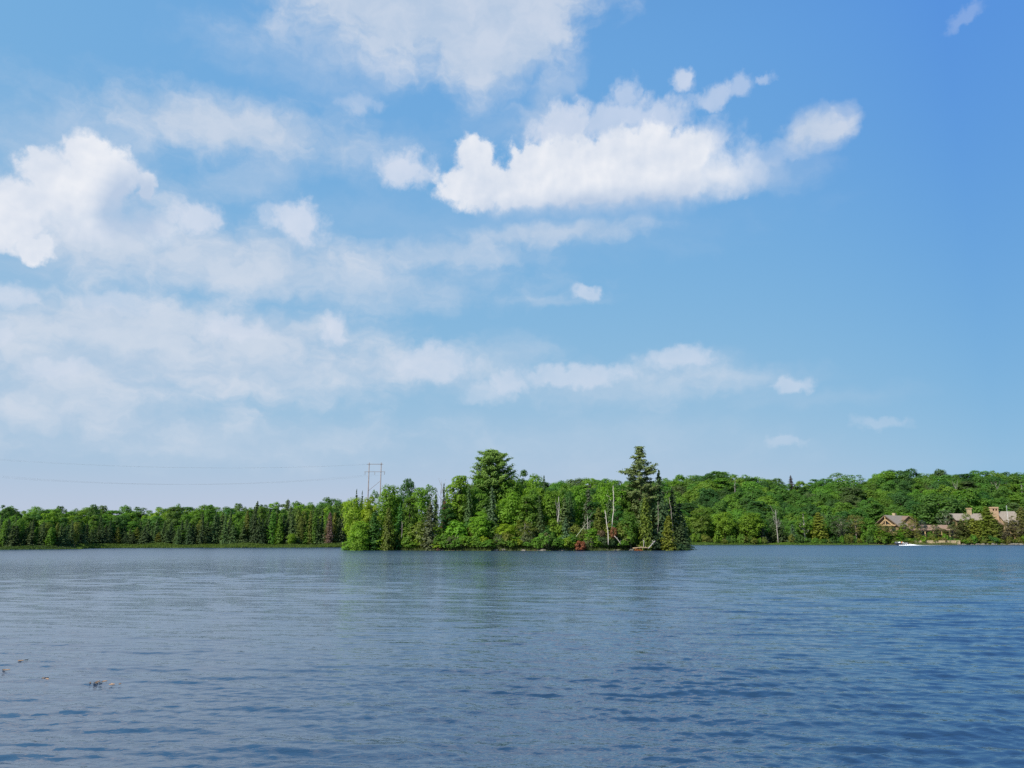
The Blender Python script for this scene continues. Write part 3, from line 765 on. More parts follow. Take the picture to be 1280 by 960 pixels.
def brush(px, py, d, wpx, hpx, col, label):
    p = at(px, py, d); pr = PR['brush'][0]
    o = obj('brush_heap', pr['crown'], None, (p.x, d, gh(p.x, d) - .1 if py > 680 else p.z), rnd.uniform(0, 6))
    W, Hh = wpx / F_PX * d, hpx / F_PX * d
    o.scale = (W / 3.4, W / 3.4, Hh / 2.6); o.color = col + (1,)
    return tag(o, label, 'brush heap')
brush(725, 683.5, 177.0, 20, 14, (.26, .10, .05), 'rusty red-brown heap of dead needles at the waterline')
brush(767, 674, 180.2, 12, 16, (.22, .11, .045), 'orange-brown dead foliage hanging beside the white birch trunks')
brush(797, 683.5, 178.6, 19, 13, (.34, .13, .04), 'orange-red dead foliage behind the level tan log')
brush(788, 684, 179.0, 10, 8, (.16, .06, .04), 'dark reddish dead foliage left of the level tan log')
brush(684, 684, 178.8, 22, 11, (.14, .12, .07), 'low brownish brush at the waterline right of the island middle')
brush(549, 685, 178.0, 9, 6, (.24, .15, .11), 'small pinkish brown brush by the water, left middle')
brush(752, 672, 181.0, 14, 10, (.17, .13, .07), 'olive brown dead brush between the rusty heap and birch trunks')

# shoreline bushes, all along the island front
for i in range(84):
    px = 431 + i * 5.15 + rnd.uniform(-2.0, 2.0)
    t = (px - 648) / 214.0
    d = front_shore(px, 165, 215)
    if d is None: continue
    d += rnd.uniform(0.7, 2.0)
    dark = px > 800 or 745 < px < 795 and rnd.random() < .5
    if 716 < px < 732 or 786 < px < 822: continue
    x = at(px, 680, d).x
    col = G_DARK if dark else rnd.choice([G_MID, G_BRIGHT, G_MID, G_OLIVE, G_YEL, (.10, .12, .05)])
    plant('shrub', x, d, rnd.uniform(1.5, 3.6), rnd.uniform(2.6, 5.0), col=col, label='low shrub in the row of bushes along the island waterline', group='shrubs along the island waterline', sink=.15)
for i in range(38):
    px = 438 + i * 10.9 + rnd.uniform(-5, 5); d = rnd.uniform(182, 186)
    if 740 < px < 765: continue
    x = at(px, 680, d).x
    plant('bigshrub', x, d, rnd.uniform(3.2, 6.5), rnd.uniform(4, 6), col=G_DARK if px > 800 else rnd.choice([G_MID, G_DEEP, G_BRIGHT, G_OLIVE]), label='taller undergrowth bush between the front trees of the island', group='undergrowth bushes on the island', sink=.15)

# fill-in trees inside the island, kept below the skyline
SKX = [430, 445, 465, 500, 530, 560, 580, 600, 640, 665, 690, 720, 765, 790, 825, 842, 852, 862]
SKY = [655, 625, 622, 612, 612, 608, 606, 606, 604, 600, 606, 610, 606, 606, 604, 622, 640, 672]
for i in range(44):
    px = rnd.uniform(440, 852); d = rnd.choice([188, 192, 198, 203, 208, 213]) + rnd.uniform(-2, 2)
    yt = np.interp(px, SKX, SKY) + rnd.uniform(3, 14) + (6 if d < 190 else 0)
    right = px > 805
    kind = rnd.choice(['broad', 'broad', 'tallbroad', 'spruce', 'darkspruce']) if not right else 'darkspruce'
    plant_px(kind, px, yt, d, rnd.uniform(16, 27), col=G_DARK if right else (rnd.choice([G_BRIGHT, G_MID, G_DEEP]) if 'broad' in kind else G_SPRUCE),
             label='tree in the dense middle of the island, below the skyline', group='trees in the middle of the island', name='island_tree', cat='tree')

# rocks along the island front
def rock_mesh(seed):
    rg = np.random.default_rng(seed); import bmesh
    bm = bmesh.new(); bmesh.ops.create_icosphere(bm, subdivisions=3, radius=1.0)
    k = rg.normal(size=(5, 3))
    for v in bm.verts:
        n = sum(math.sin(2.1 * float(np.dot(v.co, kk)) + j) for j, kk in enumerate(k)) * .09
        v.co *= 1 + n; v.co.z *= .62
    me = bpy.data.meshes.new('rock'); bm.to_mesh(me); bm.free(); me.materials.append(M_ROCK); return me
ROCKS = [rock_mesh(i) for i in range(4)]
for i in range(34):
    px = rnd.uniform(650, 858) if i > 8 else rnd.uniform(440, 650); t = (px - 648) / 214.0
    d = front_shore(px, 165, 215)
    if d is None: continue
    d += rnd.uniform(-.2, .5)
    o = obj('rock', ROCKS[i % 4], None, (at(px, 687, d).x, d, .05), rnd.uniform(0, 6), [rnd.uniform(.3, .95), rnd.uniform(.3, .7), rnd.uniform(.25, .6)])
    tag(o, 'grey rock half in the water along the island edge', 'rock', 'rocks along the island edge')

# ------------------------------------------------------------------ left shore: conifers in front, leafy canopy behind
def outline(px, xs, ys): return float(np.interp(px, xs, ys))
LX = [-200, 0, 8, 30, 60, 85, 100, 120, 140, 165, 190, 205, 226, 250, 290, 330, 380, 415, 440]
LY = [640, 635, 632, 636, 633, 635, 634, 632, 636, 633, 638, 632, 631, 630, 632, 631, 627, 624, 624]
def shore_d(px): return float(np.interp(PX2T(px), SH_T, SH_D))
n = 0
px = -240.0
while px < 436:                                   # front rank
    d = shore_d(px) + rnd.uniform(6, 9)
    yt = {0: 654, 1: 655}[px > 130] + rnd.uniform(-6, 8)
    if px > 250: yt = 648 + rnd.uniform(-9, 9)
    if px > 310: yt = 640 + rnd.uniform(-8, 10)
    if 140 < px < 205: yt += 7
    light = (60 < px < 75) or (340 < px < 352) or (372 < px < 392) or rnd.random() < .14
    k = rnd.choice(['spruce', 'spruce', 'darkspruce']) if not light else rnd.choice(['cedar', 'broad'])
    col = rnd.choice([G_SPRUCE, G_SPRUCE, G_DARK, (.055, .085, .032)]) if not light else rnd.choice([G_OLIVE, G_MID])
    if k == 'broad' or k == 'cedar': lab, grp = 'lighter green tree among the dark conifers edging the left shore', 'lighter trees in the front rank of the left shore'
    else: lab, grp = 'dark narrow conifer in the front rank along the left shore', 'dark conifers along the left shore'
    plant_px(k, px, yt, d, rnd.uniform(10, 15), col=col, label=lab, group=grp)
    px += rnd.uniform(3.6, 5.6)
px = -240.0
while px < 445:                                   # second rank
    d = shore_d(px) + rnd.uniform(13, 17)
    yt = (649 if px < 250 else 637) + rnd.uniform(-6, 8)
    k = rnd.choice(['spruce', 'darkspruce', 'tallbroad'])
    if k == 'tallbroad': lab, grp = 'leafy tree in the second rank of the left shore', 'leafy trees behind the left shore conifers'
    else: lab, grp = 'dark conifer in the second rank behind the left shoreline', 'second rank of dark conifers on the left shore'
    plant_px(k, px, yt, d, rnd.uniform(11, 17), col=G_SPRUCE if k != 'tallbroad' else rnd.choice([G_MID, G_DEEP]), label=lab, group=grp)
    px += rnd.uniform(8, 11)
for row, (dd, up) in enumerate(((28, 9), (46, 4.5), (68, 0.5))):
    px = -245.0 + row * 5
    while px < 450:
        d = shore_d(px) + dd + rnd.uniform(-4, 4)
        yt = outline(px, LX, LY) + up + rnd.uniform(-2.5, 3.5)
        col = rnd.choice([G_MID, G_BRIGHT, G_MID, G_DEEP, (.085, .150, .030)])
        plant_px(rnd.choice(['round', 'round', 'broad', 'tallbroad']), px, yt, d, rnd.uniform(19, 30), col=col, name='broadleaf_tree',
                 label='rounded leafy tree in the canopy above the left shore conifers', group='leafy canopy above the left shore')
        px += rnd.uniform(13, 18)
plant_px('cedar', 413, 640, shore_d(413) + 5, 13, col=(.19, .12, .10), label='pinkish brown dead conifer on the left shore just left of the island', name='dead_tree', cat='dead tree')
plant_px('broad', 365, 667, shore_d(365) + 4, 12, col=G_BRIGHT, label='small bright bush at the foot of the left shore conifers', name='shrub', cat='shrub')
for px, yt, w, lab in ((8, 632, 13, 'leftmost tall treetop standing up over the left shore canopy'), (118, 631, 12, 'treetop above the left canopy over the end of the near dark conifers'), (322, 626, 11, 'pointed dark treetop over the middle of the left shore'), (360, 624, 16, 'pointed green treetop right of the left shore middle'), (408, 622, 15, 'rounded treetop at the right end of the left shore')):
    plant_px('darkspruce' if 'pointed' in lab else 'broad', px, yt, shore_d(px) + 40, w + 6, col=G_SPRUCE if 'pointed' in lab else G_DEEP, label=lab)

# ------------------------------------------------------------------ right shore and the wooded hill
RX = [560, 640, 700, 742, 760, 800, 840, 868, 895, 935, 955, 970, 982, 1000, 1030, 1048, 1065, 1076, 1090, 1105, 1120, 1140, 1160, 1172, 1185, 1200, 1220, 1245, 1262, 1280, 1400]
RY = [606, 600, 602, 596, 600, 601, 597, 592, 589, 592, 595, 600, 607, 603, 598, 592, 593, 599, 597, 587, 586, 589, 590, 587, 591, 593, 588, 586, 590, 589, 588]
rows = [(17, .93), (32, .80), (50, .66), (70, .52), (92, .39), (116, .27), (142, .16), (170, .06), (192, 0.0)]
LODGE = [(1092, 1170), (1186, 1272)]
for ri, (dd, q) in enumerate(rows):
    px = 585.0 + 7 * (ri % 2) if ri > 4 else 850.0 + 6 * (ri % 2)
    while px < 1345:
        d = shore_d(px) + dd + rnd.uniform(-5, 5)
        if not (ri == 0 and 956 < px < 992) and not (ri < 3 and any(a - 8 < px < b + 8 for a, b in LODGE)):
            top = outline(px, RX, RY)
            yt = top + (662 - top) * q + rnd.uniform(-3, 5) * (1 if ri < 8 else .5)
            if ri == 0: yt = 648 + rnd.uniform(-9, 8)
            p = at(px, yt, d); h = min(max(p.z - gh(p.x, d), 11.5), 24.0)
            u = rnd.random()
            col = H_MID if u < .42 else (H_DEEP if u < .66 else (H_BRIGHT if u < .90 else ((.085, .135, .045) if u < .96 else (.135, .235, .03))))
            kind = rnd.choice(['round'] * 7 + ['tallbroad'] + (['openbroad'] if ri > 5 else []))
            zone = 'foot' if ri < 3 else ('middle' if ri < 6 else 'top')
            lab = {'foot': 'leafy tree at the foot of the wooded hill, behind the right shore', 'middle': 'round-crowned leafy tree on the middle slope of the wooded hill', 'top': 'leafy treetop high on the wooded hill near the skyline'}[zone]
            plant(kind, p.x, d, h, h * rnd.uniform(.78, 1.05), col=col, label=lab, cat='tree', group={'foot': 'trees at the foot of the hill', 'middle': 'trees on the middle slope of the hill', 'top': 'trees along the top of the hill'}[zone])
        px += rnd.uniform(20, 29) * 400 / d
# marked trees of that hill
RS = [
 ('broad', 875, 636, 12, 27, (.11, .17, .025), 'pale green rounded tree on the far shore just right of the island'),
 ('broad', 905, 640, 10, 30, G_BRIGHT, 'bright leafy tree at the far waterline, second from the island'),
 ('broad', 938, 641, 10, 32, G_BRIGHT, 'bright leafy tree at the far waterline left of the dead white tree'),
 ('birch', 1004, 640, 12, 22, G_MID, 'white-stemmed leafy tree right of the grassy clearing'),
 ('cedar', 1022, 640, 9, 26, G_CEDAR, 'yellow-green conical cedar at the far waterline'),
 ('darkspruce', 1036, 634, 14, 16, G_DEEP, 'dark green tree right behind the yellow-green conical cedar'),
 ('openbroad', 1050, 645, 9, 26, (.09, .12, .06), 'greyish leafy tree by the water between the cedar and the lodge'),
 ('openbroad', 1068, 644, 10, 24, (.14, .135, .04), 'yellow-brown leafy tree by the water left of the lodge'),
 ('broad', 1084, 648, 8, 22, G_MID, 'leafy tree touching the left corner of the lodge'),
 ('darkspruce', 990, 655, 9, 13, G_BLUE, 'small bluish spruce beside the grassy clearing'),
 ('darkspruce', 951, 650, 11, 14, (.06, .08, .045), 'small grey spruce left of the dead white tree'),
 ('darkspruce', 988, 594, 190, 12, (.07, .055, .045), 'lone dark conifer standing up in the dip of the hill skyline'),
 ('darkspruce', 972, 648, 15, 24, G_DARK, 'dark conifer behind the dead white tree'),
 ('round', 1121, 640, 52, 42, G_BRIGHT, 'big light tree behind the lodge roof'),
 ('round', 1172, 616, 46, 62, G_DEEP, 'very large dark green tree behind, between the two lodge buildings'),
 ('round', 1205, 612, 55, 52, G_MID, 'large round tree above the left part of the right lodge'),
 ('birch', 1180, 638, 18, 22, (.09, .13, .06), 'slim pale-stemmed tree in the gap between the two lodge buildings'),
 ('openbroad', 1130, 656, 8, 14, G_BRIGHT, 'small bright tree in front of the lodge roof'),
 ('openbroad', 1141, 645, 9, 15, (.12, .14, .03), 'slender yellow-green tree in front of the lodge right side'),
 ('openbroad', 1152, 650, 9, 12, (.05, .07, .06), 'dusky small tree in front of the low wing'),
 ('cedar', 1232, 633, 10, 30, G_CEDAR, 'tallest yellow-green cedar in front of the right lodge'),
 ('cedar', 1215, 648, 8, 26, G_CEDAR, 'wide yellow-green cedar left of the tallest one before the right lodge'),
 ('cedar', 1200, 652, 9, 26, (.10, .12, .035), 'olive cedar at the left end of the right lodge'),
 ('cedar', 1245, 650, 9, 20, (.11, .14, .03), 'cedar to the right of the tallest one before the right lodge'),
 ('cedar', 1276, 634, 9, 24, (.15, .145, .035), 'yellow-brown cedar at the right edge of the lodge'),
 ('openbroad', 1265, 650, 12, 14, (.11, .10, .07), 'thin greyish tree by the right lodge end'),
 ('cedar', 1305, 640, 10, 30, G_CEDAR, 'cedar beyond the right edge of the lodge'),
 ('broad', 1104, 664, 6, 22, G_MID, 'low leafy bush tree before the gable of the lodge'),
 ('broad', 1095, 660, 7, 18, G_BRIGHT, 'low bright tree at the left foot of the lodge'),
]
for kind, px, yt, dd, w, col, lab in RS:
    plant_px(kind, px, yt, shore_d(px) + dd, w, col=col, label=lab)
plant_px('snag', 970, 637, shore_d(970) + 9, 13, var=1, label='dead white forked tree standing at the grassy clearing')
plant_px('snag', 918, 605, shore_d(918) + 128, 9, var=2, label='forked white dead branches high on the hill left of the skyline dip')
plant_px('snag', 1194, 604, shore_d(1194) + 118, 7, var=0, label='pale bare branches in the canopy above the right lodge')
plant_px('snag', 1246, 608, shore_d(1246) + 110, 8, var=2, label='greyish bare branches in the canopy near the right edge')
plant_px('snag', 1277, 606, shore_d(1277) + 122, 7, var=1, label='bleached dead treetop at the right edge of the picture')
# small trees and bushes that half hide the lodges
for px, yt, dd, w, kind, col, lab in (
    (1106, 657, 7.5, 12, 'openbroad', (.11, .13, .045), 'faint olive sapling left of the gable middle of the lodge'),
    (1128, 650, 7.5, 14, 'openbroad', (.14, .16, .04), 'yellow-green tree standing before the lodge roof slope'),
    (1168, 655, 7.5, 12, 'openbroad', (.11, .14, .04), 'taller sapling before the low wing roof'),
    (1258, 650, 7.5, 15, 'openbroad', (.14, .13, .06), 'dull yellow tree before the right lodge gable'),
    (1100, 655, 6.5, 15, 'openbroad', G_OLIVE, 'thin olive tree before the left corner of the lodge gable'),
    (1113, 658, 5.5, 15, 'openbroad', (.13, .14, .04), 'thin yellow-olive tree before the middle of the lodge gable'),
    (1122, 663, 5.0, 14, 'broad', G_BRIGHT, 'low bright green tree right of the lodge gable'),
    (1133, 661, 6.5, 12, 'openbroad', G_OLIVE, 'thin olive tree below the lodge roof'),
    (1147, 662, 5.5, 10, 'openbroad', (.13, .15, .04), 'yellow-green sapling left of the low wing'),
    (1163, 664, 6.0, 12, 'openbroad', G_MID, 'mid-green sapling before the low wing porch'),
    (1176, 660, 7.0, 13, 'openbroad', G_OLIVE, 'olive sapling at the right end of the low wing'),
    (1190, 655, 7.5, 18, 'openbroad', (.12, .13, .05), 'grey-olive tree covering the left end of the right lodge'),
    (1207, 641, 9.0, 13, 'openbroad', G_OLIVE, 'slim olive tree before the chimney of the right lodge'),
    (1223, 650, 7.0, 22, 'cedar', G_CEDAR, 'dense yellow-green cedar before the middle of the right lodge'),
    (1238, 643, 8.0, 20, 'cedar', G_OLIVE, 'olive cedar below the orange chimney'),
    (1253, 662, 6.0, 12, 'openbroad', (.11, .10, .06), 'dull brownish sapling before the right lodge porch'),
    (1270, 645, 7.0, 20, 'openbroad', (.15, .14, .05), 'yellow-brown tree hiding the right end of the right lodge')):
    plant_px(kind, px, yt, shore_d(px) + dd, w, col=col, label=lab)

for i in range(86):                                # low bushes along the far waterline
    px = 862 + i * 5.3 + rnd.uniform(-2, 2); d = shore_d(px) + rnd.uniform(3.2, 5.0)
    if 960 < px < 988: continue
    x = at(px, 680, d).x
    lodge = False
    plant('shrub', x, d, rnd.uniform(1.0, 2.6) if lodge else rnd.uniform(2.2, 5.2), rnd.uniform(2.5, 4.5), col=rnd.choice([G_MID, G_DEEP, G_OLIVE, G_BRIGHT, G_CEDAR]),
          label='low bush along the far right waterline', group='bushes along the far right waterline', sink=.1)

for i in range(26):
    px = 1120 + i * 6.2 + rnd.uniform(-2, 2); d = shore_d(px) + rnd.uniform(2.0, 6.5); x = at(px, 680, d).x
    plant('shrub', x, d, rnd.uniform(1.2, 3.0), rnd.uniform(2.2, 4.2), col=rnd.choice([G_OLIVE, G_CEDAR, G_MID, (.14, .13, .05)]),
          label='small bush on the bank below the lodges', group='bushes on the bank below the lodges', sink=.1)

# ------------------------------------------------------------------ grasses at the water's edge
def grass_strip(px0, px1, off0, off1, hmin, hmax, n, col, label, name='shore_grass', bend=.25):
    rg = np.random.default_rng(int(px0) + 900); 
    px = rg.uniform(px0, px1, n); d = np.interp(PX2T(px), SH_T, SH_D)
    t = PX2T(px)
    y = d + rg.uniform(off0, off1, n); x = t * y
    wig = 2.2 * np.sin(x * 0.11 + 1.0) + 1.4 * np.sin(x * 0.31 + 0.4); y = y + wig
    z = np.maximum(ground_h(x, y), -.1) - .05
    h = rg.uniform(hmin, hmax, n) * (0.75 + .4 * np.sin(x * .35) * np.sin(x * .13)); w = rg.uniform(.06, .16, n); a = rg.uniform(0, 3.14, n)
    dx, dy = np.cos(a) * w, np.sin(a) * w; bx, by = rg.normal(0, bend, n) * h, rg.normal(0, bend, n) * h
    V = np.stack([np.stack([x - dx, y - dy, z], -1), np.stack([x + dx, y + dy, z], -1), np.stack([x + bx, y + by, z + h], -1)], 1).reshape(-1, 3)
    o = obj(name, mesh_np(name, V, [np.arange(3 * n).reshape(n, 3)], [M_LEAF], face_attr=rg.uniform(.1, .9, n)))
    o.color = col + (1,)
    tag(o, label, 'grass', kind='stuff'); return o
grass_strip(92, 440, -2.6, 4.5, .5, 1.25, 24000, (.115, .165, .035), 'light green reed grass lining the left shore')
grass_strip(-250, 96, -1.8, 2.5, .4, .9, 9000, (.07, .12, .035), 'darker green grass lining the near left shore')
grass_strip(861, 1085, -.5, 6.0, .4, 1.0, 9000, (.12, .19, .03), 'light green grass on the far right bank')
grass_strip(962, 990, 3.0, 20.0, .5, 1.1, 6000, (.15, .24, .03), 'bright green grass in the clearing by the dead white tree', name='clearing_grass')
grass_strip(1100, 1285, .5, 7.0, .3, .8, 6000, (.15, .17, .05), 'yellowish grass on the bank below the lodges')
def island_grass():
    rg = np.random.default_rng(77); n = 9000
    a = rg.uniform(math.pi * .98, 2.02 * math.pi, n); q = 1 - rg.uniform(-.012, .055, n)
    x = ISL[0] + np.cos(a) * ISL[2] * q; y = ISL[1] + np.sin(a) * ISL[3] * q
    keep = (x < 22) | (rg.uniform(size=n) < .25); x, y = x[keep], y[keep]; n = len(x)
    z = np.maximum(ground_h(x, y), -.1) - .05; h = rg.uniform(.3, 1.0, n); a = rg.uniform(0, 3.14, n); w = rg.uniform(.04, .10, n)
    dx, dy = np.cos(a) * w, np.sin(a) * w; bx = rg.normal(0, .3, n) * h
    V = np.stack([np.stack([x - dx, y - dy, z], -1), np.stack([x + dx, y + dy, z], -1), np.stack([x + bx, y, z + h], -1)], 1).reshape(-1, 3)
    o = obj('island_grass', mesh_np('island_grass', V, [np.arange(3 * n).reshape(n, 3)], [M_LEAF], face_attr=rg.uniform(.1, .9, n)))
    o.color = (.11, .14, .04, 1); tag(o, 'grass fringe along the front edge of the island', 'grass', kind='stuff')
island_grass()
# ------------------------------------------------------------------ lodges on the right shore
M_ROOF = plain('weathered_shingle', (.235, .20, .165), .9, .3, 1.6, stretch=(1, 1, 3))
M_ROOFB = plain('brown_shingle', (.19, .13, .095), .9, .2, 1.6)
M_REDROOF = plain('reddish_shingle', (.22, .15, .11), .9, .2, 1.6)
M_LOG = plain('honey_log_wall', (.23, .16, .085), .85, .4, 1.0, stretch=(.4, .4, 5))
M_TIMBER = plain('pale_timber', (.42, .29, .15), .75, .2, 2)
M_DKTIMBER = plain('dark_timber', (.12, .085, .06), .8, .25, 2)
M_STONE = plain('tan_fieldstone', (.33, .255, .155), .9, .45, 1.4, bump=.05)
M_BRICK = plain('orange_stone', (.42, .28, .17), .85, .22, 2.2)
M_GLASS, tg, bgl, ng = new_mat('window_glass'); bgl.inputs['Base Color'].default_value = (.02, .03, .035, 1); bgl.inputs['Roughness'].default_value = .08; bgl.inputs['Specular IOR Level'].default_value = .8
M_WHITE = plain('white_gelcoat', (.8, .8, .8), .3, .04, 3, spec=.5)
M_FOAM = plain('water_foam', (.85, .88, .9), .8, .08, 3, bump=.1)

def window(parent, p, w, h, axis_='y', out=-1, name='window'):
    """framed window set on a wall plane; p = centre; axis_ = wall normal axis"""
    f, gl = MB(), MB(); x, y, z = p
    t = .12
    if axis_ == 'y':
        for (a, b, c, d) in ((-w/2, -h/2, -w/2 + t, h/2), (w/2 - t, -h/2, w/2, h/2), (-w/2 + t, h/2 - t, w/2 - t, h/2), (-w/2 + t, -h/2, w/2 - t, -h/2 + t), (-t/3, -h/2 + t, t/3, h/2 - t)):
            f.box((x + a, min(y, y + out * .10), z + b), (x + c, max(y, y + out * .10), z + d))
        gl.box((x - w/2 + t, min(y + out * .012, y + out * .05), z - h/2 + t), (x + w/2 - t, max(y + out * .012, y + out * .05), z + h/2 - t))
    else:
        for (a, b, c, d) in ((-w/2, -h/2, -w/2 + t, h/2), (w/2 - t, -h/2, w/2, h/2), (-w/2 + t, h/2 - t, w/2 - t, h/2), (-w/2 + t, -h/2, w/2 - t, -h/2 + t), (-t/3, -h/2 + t, t/3, h/2 - t)):
            f.box((min(x, x + out * .10), y + a, z + b), (max(x, x + out * .10), y + c, z + d))
        gl.box((min(x + out * .012, x + out * .05), y - w/2 + t, z - h/2 + t), (max(x + out * .012, x + out * .05), y + w/2 - t, z + h/2 - t))
    fr = f.build(name, M_DKTIMBER, parent); gl.build('pane', M_GLASS, fr)
    return fr

def gable_roof(parent, x0, x1, w, ze, zr, mat, over=.9, th=.28, yc=0.0, name='roof'):
    """ridge along x"""
    mb = MB(); s = (zr - ze) / (w / 2); wo = w / 2 + over; zo = ze - s * over
    for sg in (-1, 1):
        pts = [(x0 - over, yc + sg * wo, zo), (x1 + over, yc + sg * wo, zo), (x1 + over, yc + sg * .001, zr), (x0 - over, yc + sg * .001, zr)]
        pts2 = [(a, b, c + th) for a, b, c in pts]
        mb.hexa(pts + pts2)
    return mb.build(name, mat, parent)

def fascia(parent, x, w, ze, zr, over, yc=0.0, mat=None):
    mb = MB(); s = (zr - ze) / (w / 2)
    for sg in (-1, 1):
        mb.bar((x, yc + sg * (w / 2 + over), ze - s * over - .02), (x, yc + sg * .06, zr - .02), .14, .42)
    return mb.build('bargeboard', mat or M_DKTIMBER, parent)

def lodge_left():
    d = 399.0
    p = at(1109, 665, d)
    base = 1.3
    T = empty('lodge', (p.x, d, base), math.radians(38))
    tag(T, 'timber lodge with grey shingled gable roof behind the motorboat', 'lodge')
    zf = lambda py: at(1109, py, d).z - base
    W, L = 12.0, 20.0
    ze, zr = zf(656.5), zf(644.5)
    # walls: gable end faces -x (toward the left), long side faces -y
    mb = MB(); mb.box((0, -W / 2, 3.0), (L, W / 2, ze))
    mb.add([(0, -W / 2, ze), (0, W / 2, ze), (0, 0, zr - .02), (L, -W / 2, ze), (L, W / 2, ze), (L, 0, zr - .02)], [(0, 3, 5, 2), (1, 2, 5, 4)], [(0, 2, 1), (3, 4, 5)])
    mb.build('wall', M_LOG, T)
    MB().box((-.25, -W / 2 - .25, -1.5), (L + .25, W / 2 + .25, 3.0)).build('foundation', M_STONE, T)
    gable_roof(T, 0, L, W, ze, zr, M_ROOF, 1.2)
    fascia(T, -1.28, W, ze, zr, 1.2)
    tr = MB(); x = -.9
    tr.bar((x, -W / 2 + .6, ze), (x, W / 2 - .6, ze), .35); tr.bar((x, 0, ze), (x, 0, zr - .5), .35)
    tr.bar((x, -3.4, ze), (x, 0, ze + 3.0), .3); tr.bar((x, 3.4, ze), (x, 0, ze + 3.0), .3)
    tr.build('gable_truss', M_TIMBER, T)
    for yy in (-3.6, 0, 3.6): window(T, (-.002, yy, ze - 1.9), 2.2, 2.4, 'x', -1)
    window(T, (-.002, 0, ze + 1.4), 2.4, 1.8, 'x', -1)
    for xx in (3.0, 7.0, 11.0, 15.5): window(T, (xx, -W / 2 - .002, ze - 1.9), 2.2, 2.0, 'y', -1)
    for xx in (3.5, 9.0, 14.5): window(T, (xx, -W / 2 - .252, 1.2), 2.0, 1.9, 'y', -1)
    dk = MB(); dk.box((-4.0, -W / 2, 3.0), (-.26, W / 2, 3.3)); dk.build('deck', M_DKTIMBER, T)
    rl = MB(); rl.bar((-3.9, -W / 2 + .1, 4.3), (-3.9, W / 2 - .1, 4.3), .14)
    for k in range(13): rl.bar((-3.9, -W / 2 + .1 + k * (W - .2) / 12, 3.3), (-3.9, -W / 2 + .1 + k * (W - .2) / 12, 4.3), .12)
    rl.build('railing', M_TIMBER, T)
    for yy in (-W / 2 + .4, 0, W / 2 - .4): MB().bar((-3.7, yy, -1.5), (-3.7, yy, 3.0), .4).build('post', M_TIMBER, T)
    # left side roof, a lower gable behind the front one
    mb = MB(); mb.box((4.0, W / 2 + .001, 0), (13.0, W / 2 + 7.0, ze - 1.2)); mb.build('side_wall', M_LOG, T)
    mb = MB(); mb.hexa([(3.2, W / 2 + 1.3, ze + .1), (13.8, W / 2 + 1.3, ze + .1), (13.8, W / 2 + 8.0, ze - 1.4), (3.2, W / 2 + 8.0, ze - 1.4), (3.2, W / 2 + 1.3, ze + .4), (13.8, W / 2 + 1.3, ze + .4), (13.8, W / 2 + 8.0, ze - 1.1), (3.2, W / 2 + 8.0, ze - 1.1)])
    mb.build('side_roof', M_ROOF, T)
    MB().box((12.0, .8, zr - 1.0), (13.6, 2.4, zr + 1.6)).build('chimney', M_STONE, T)
lodge_left()

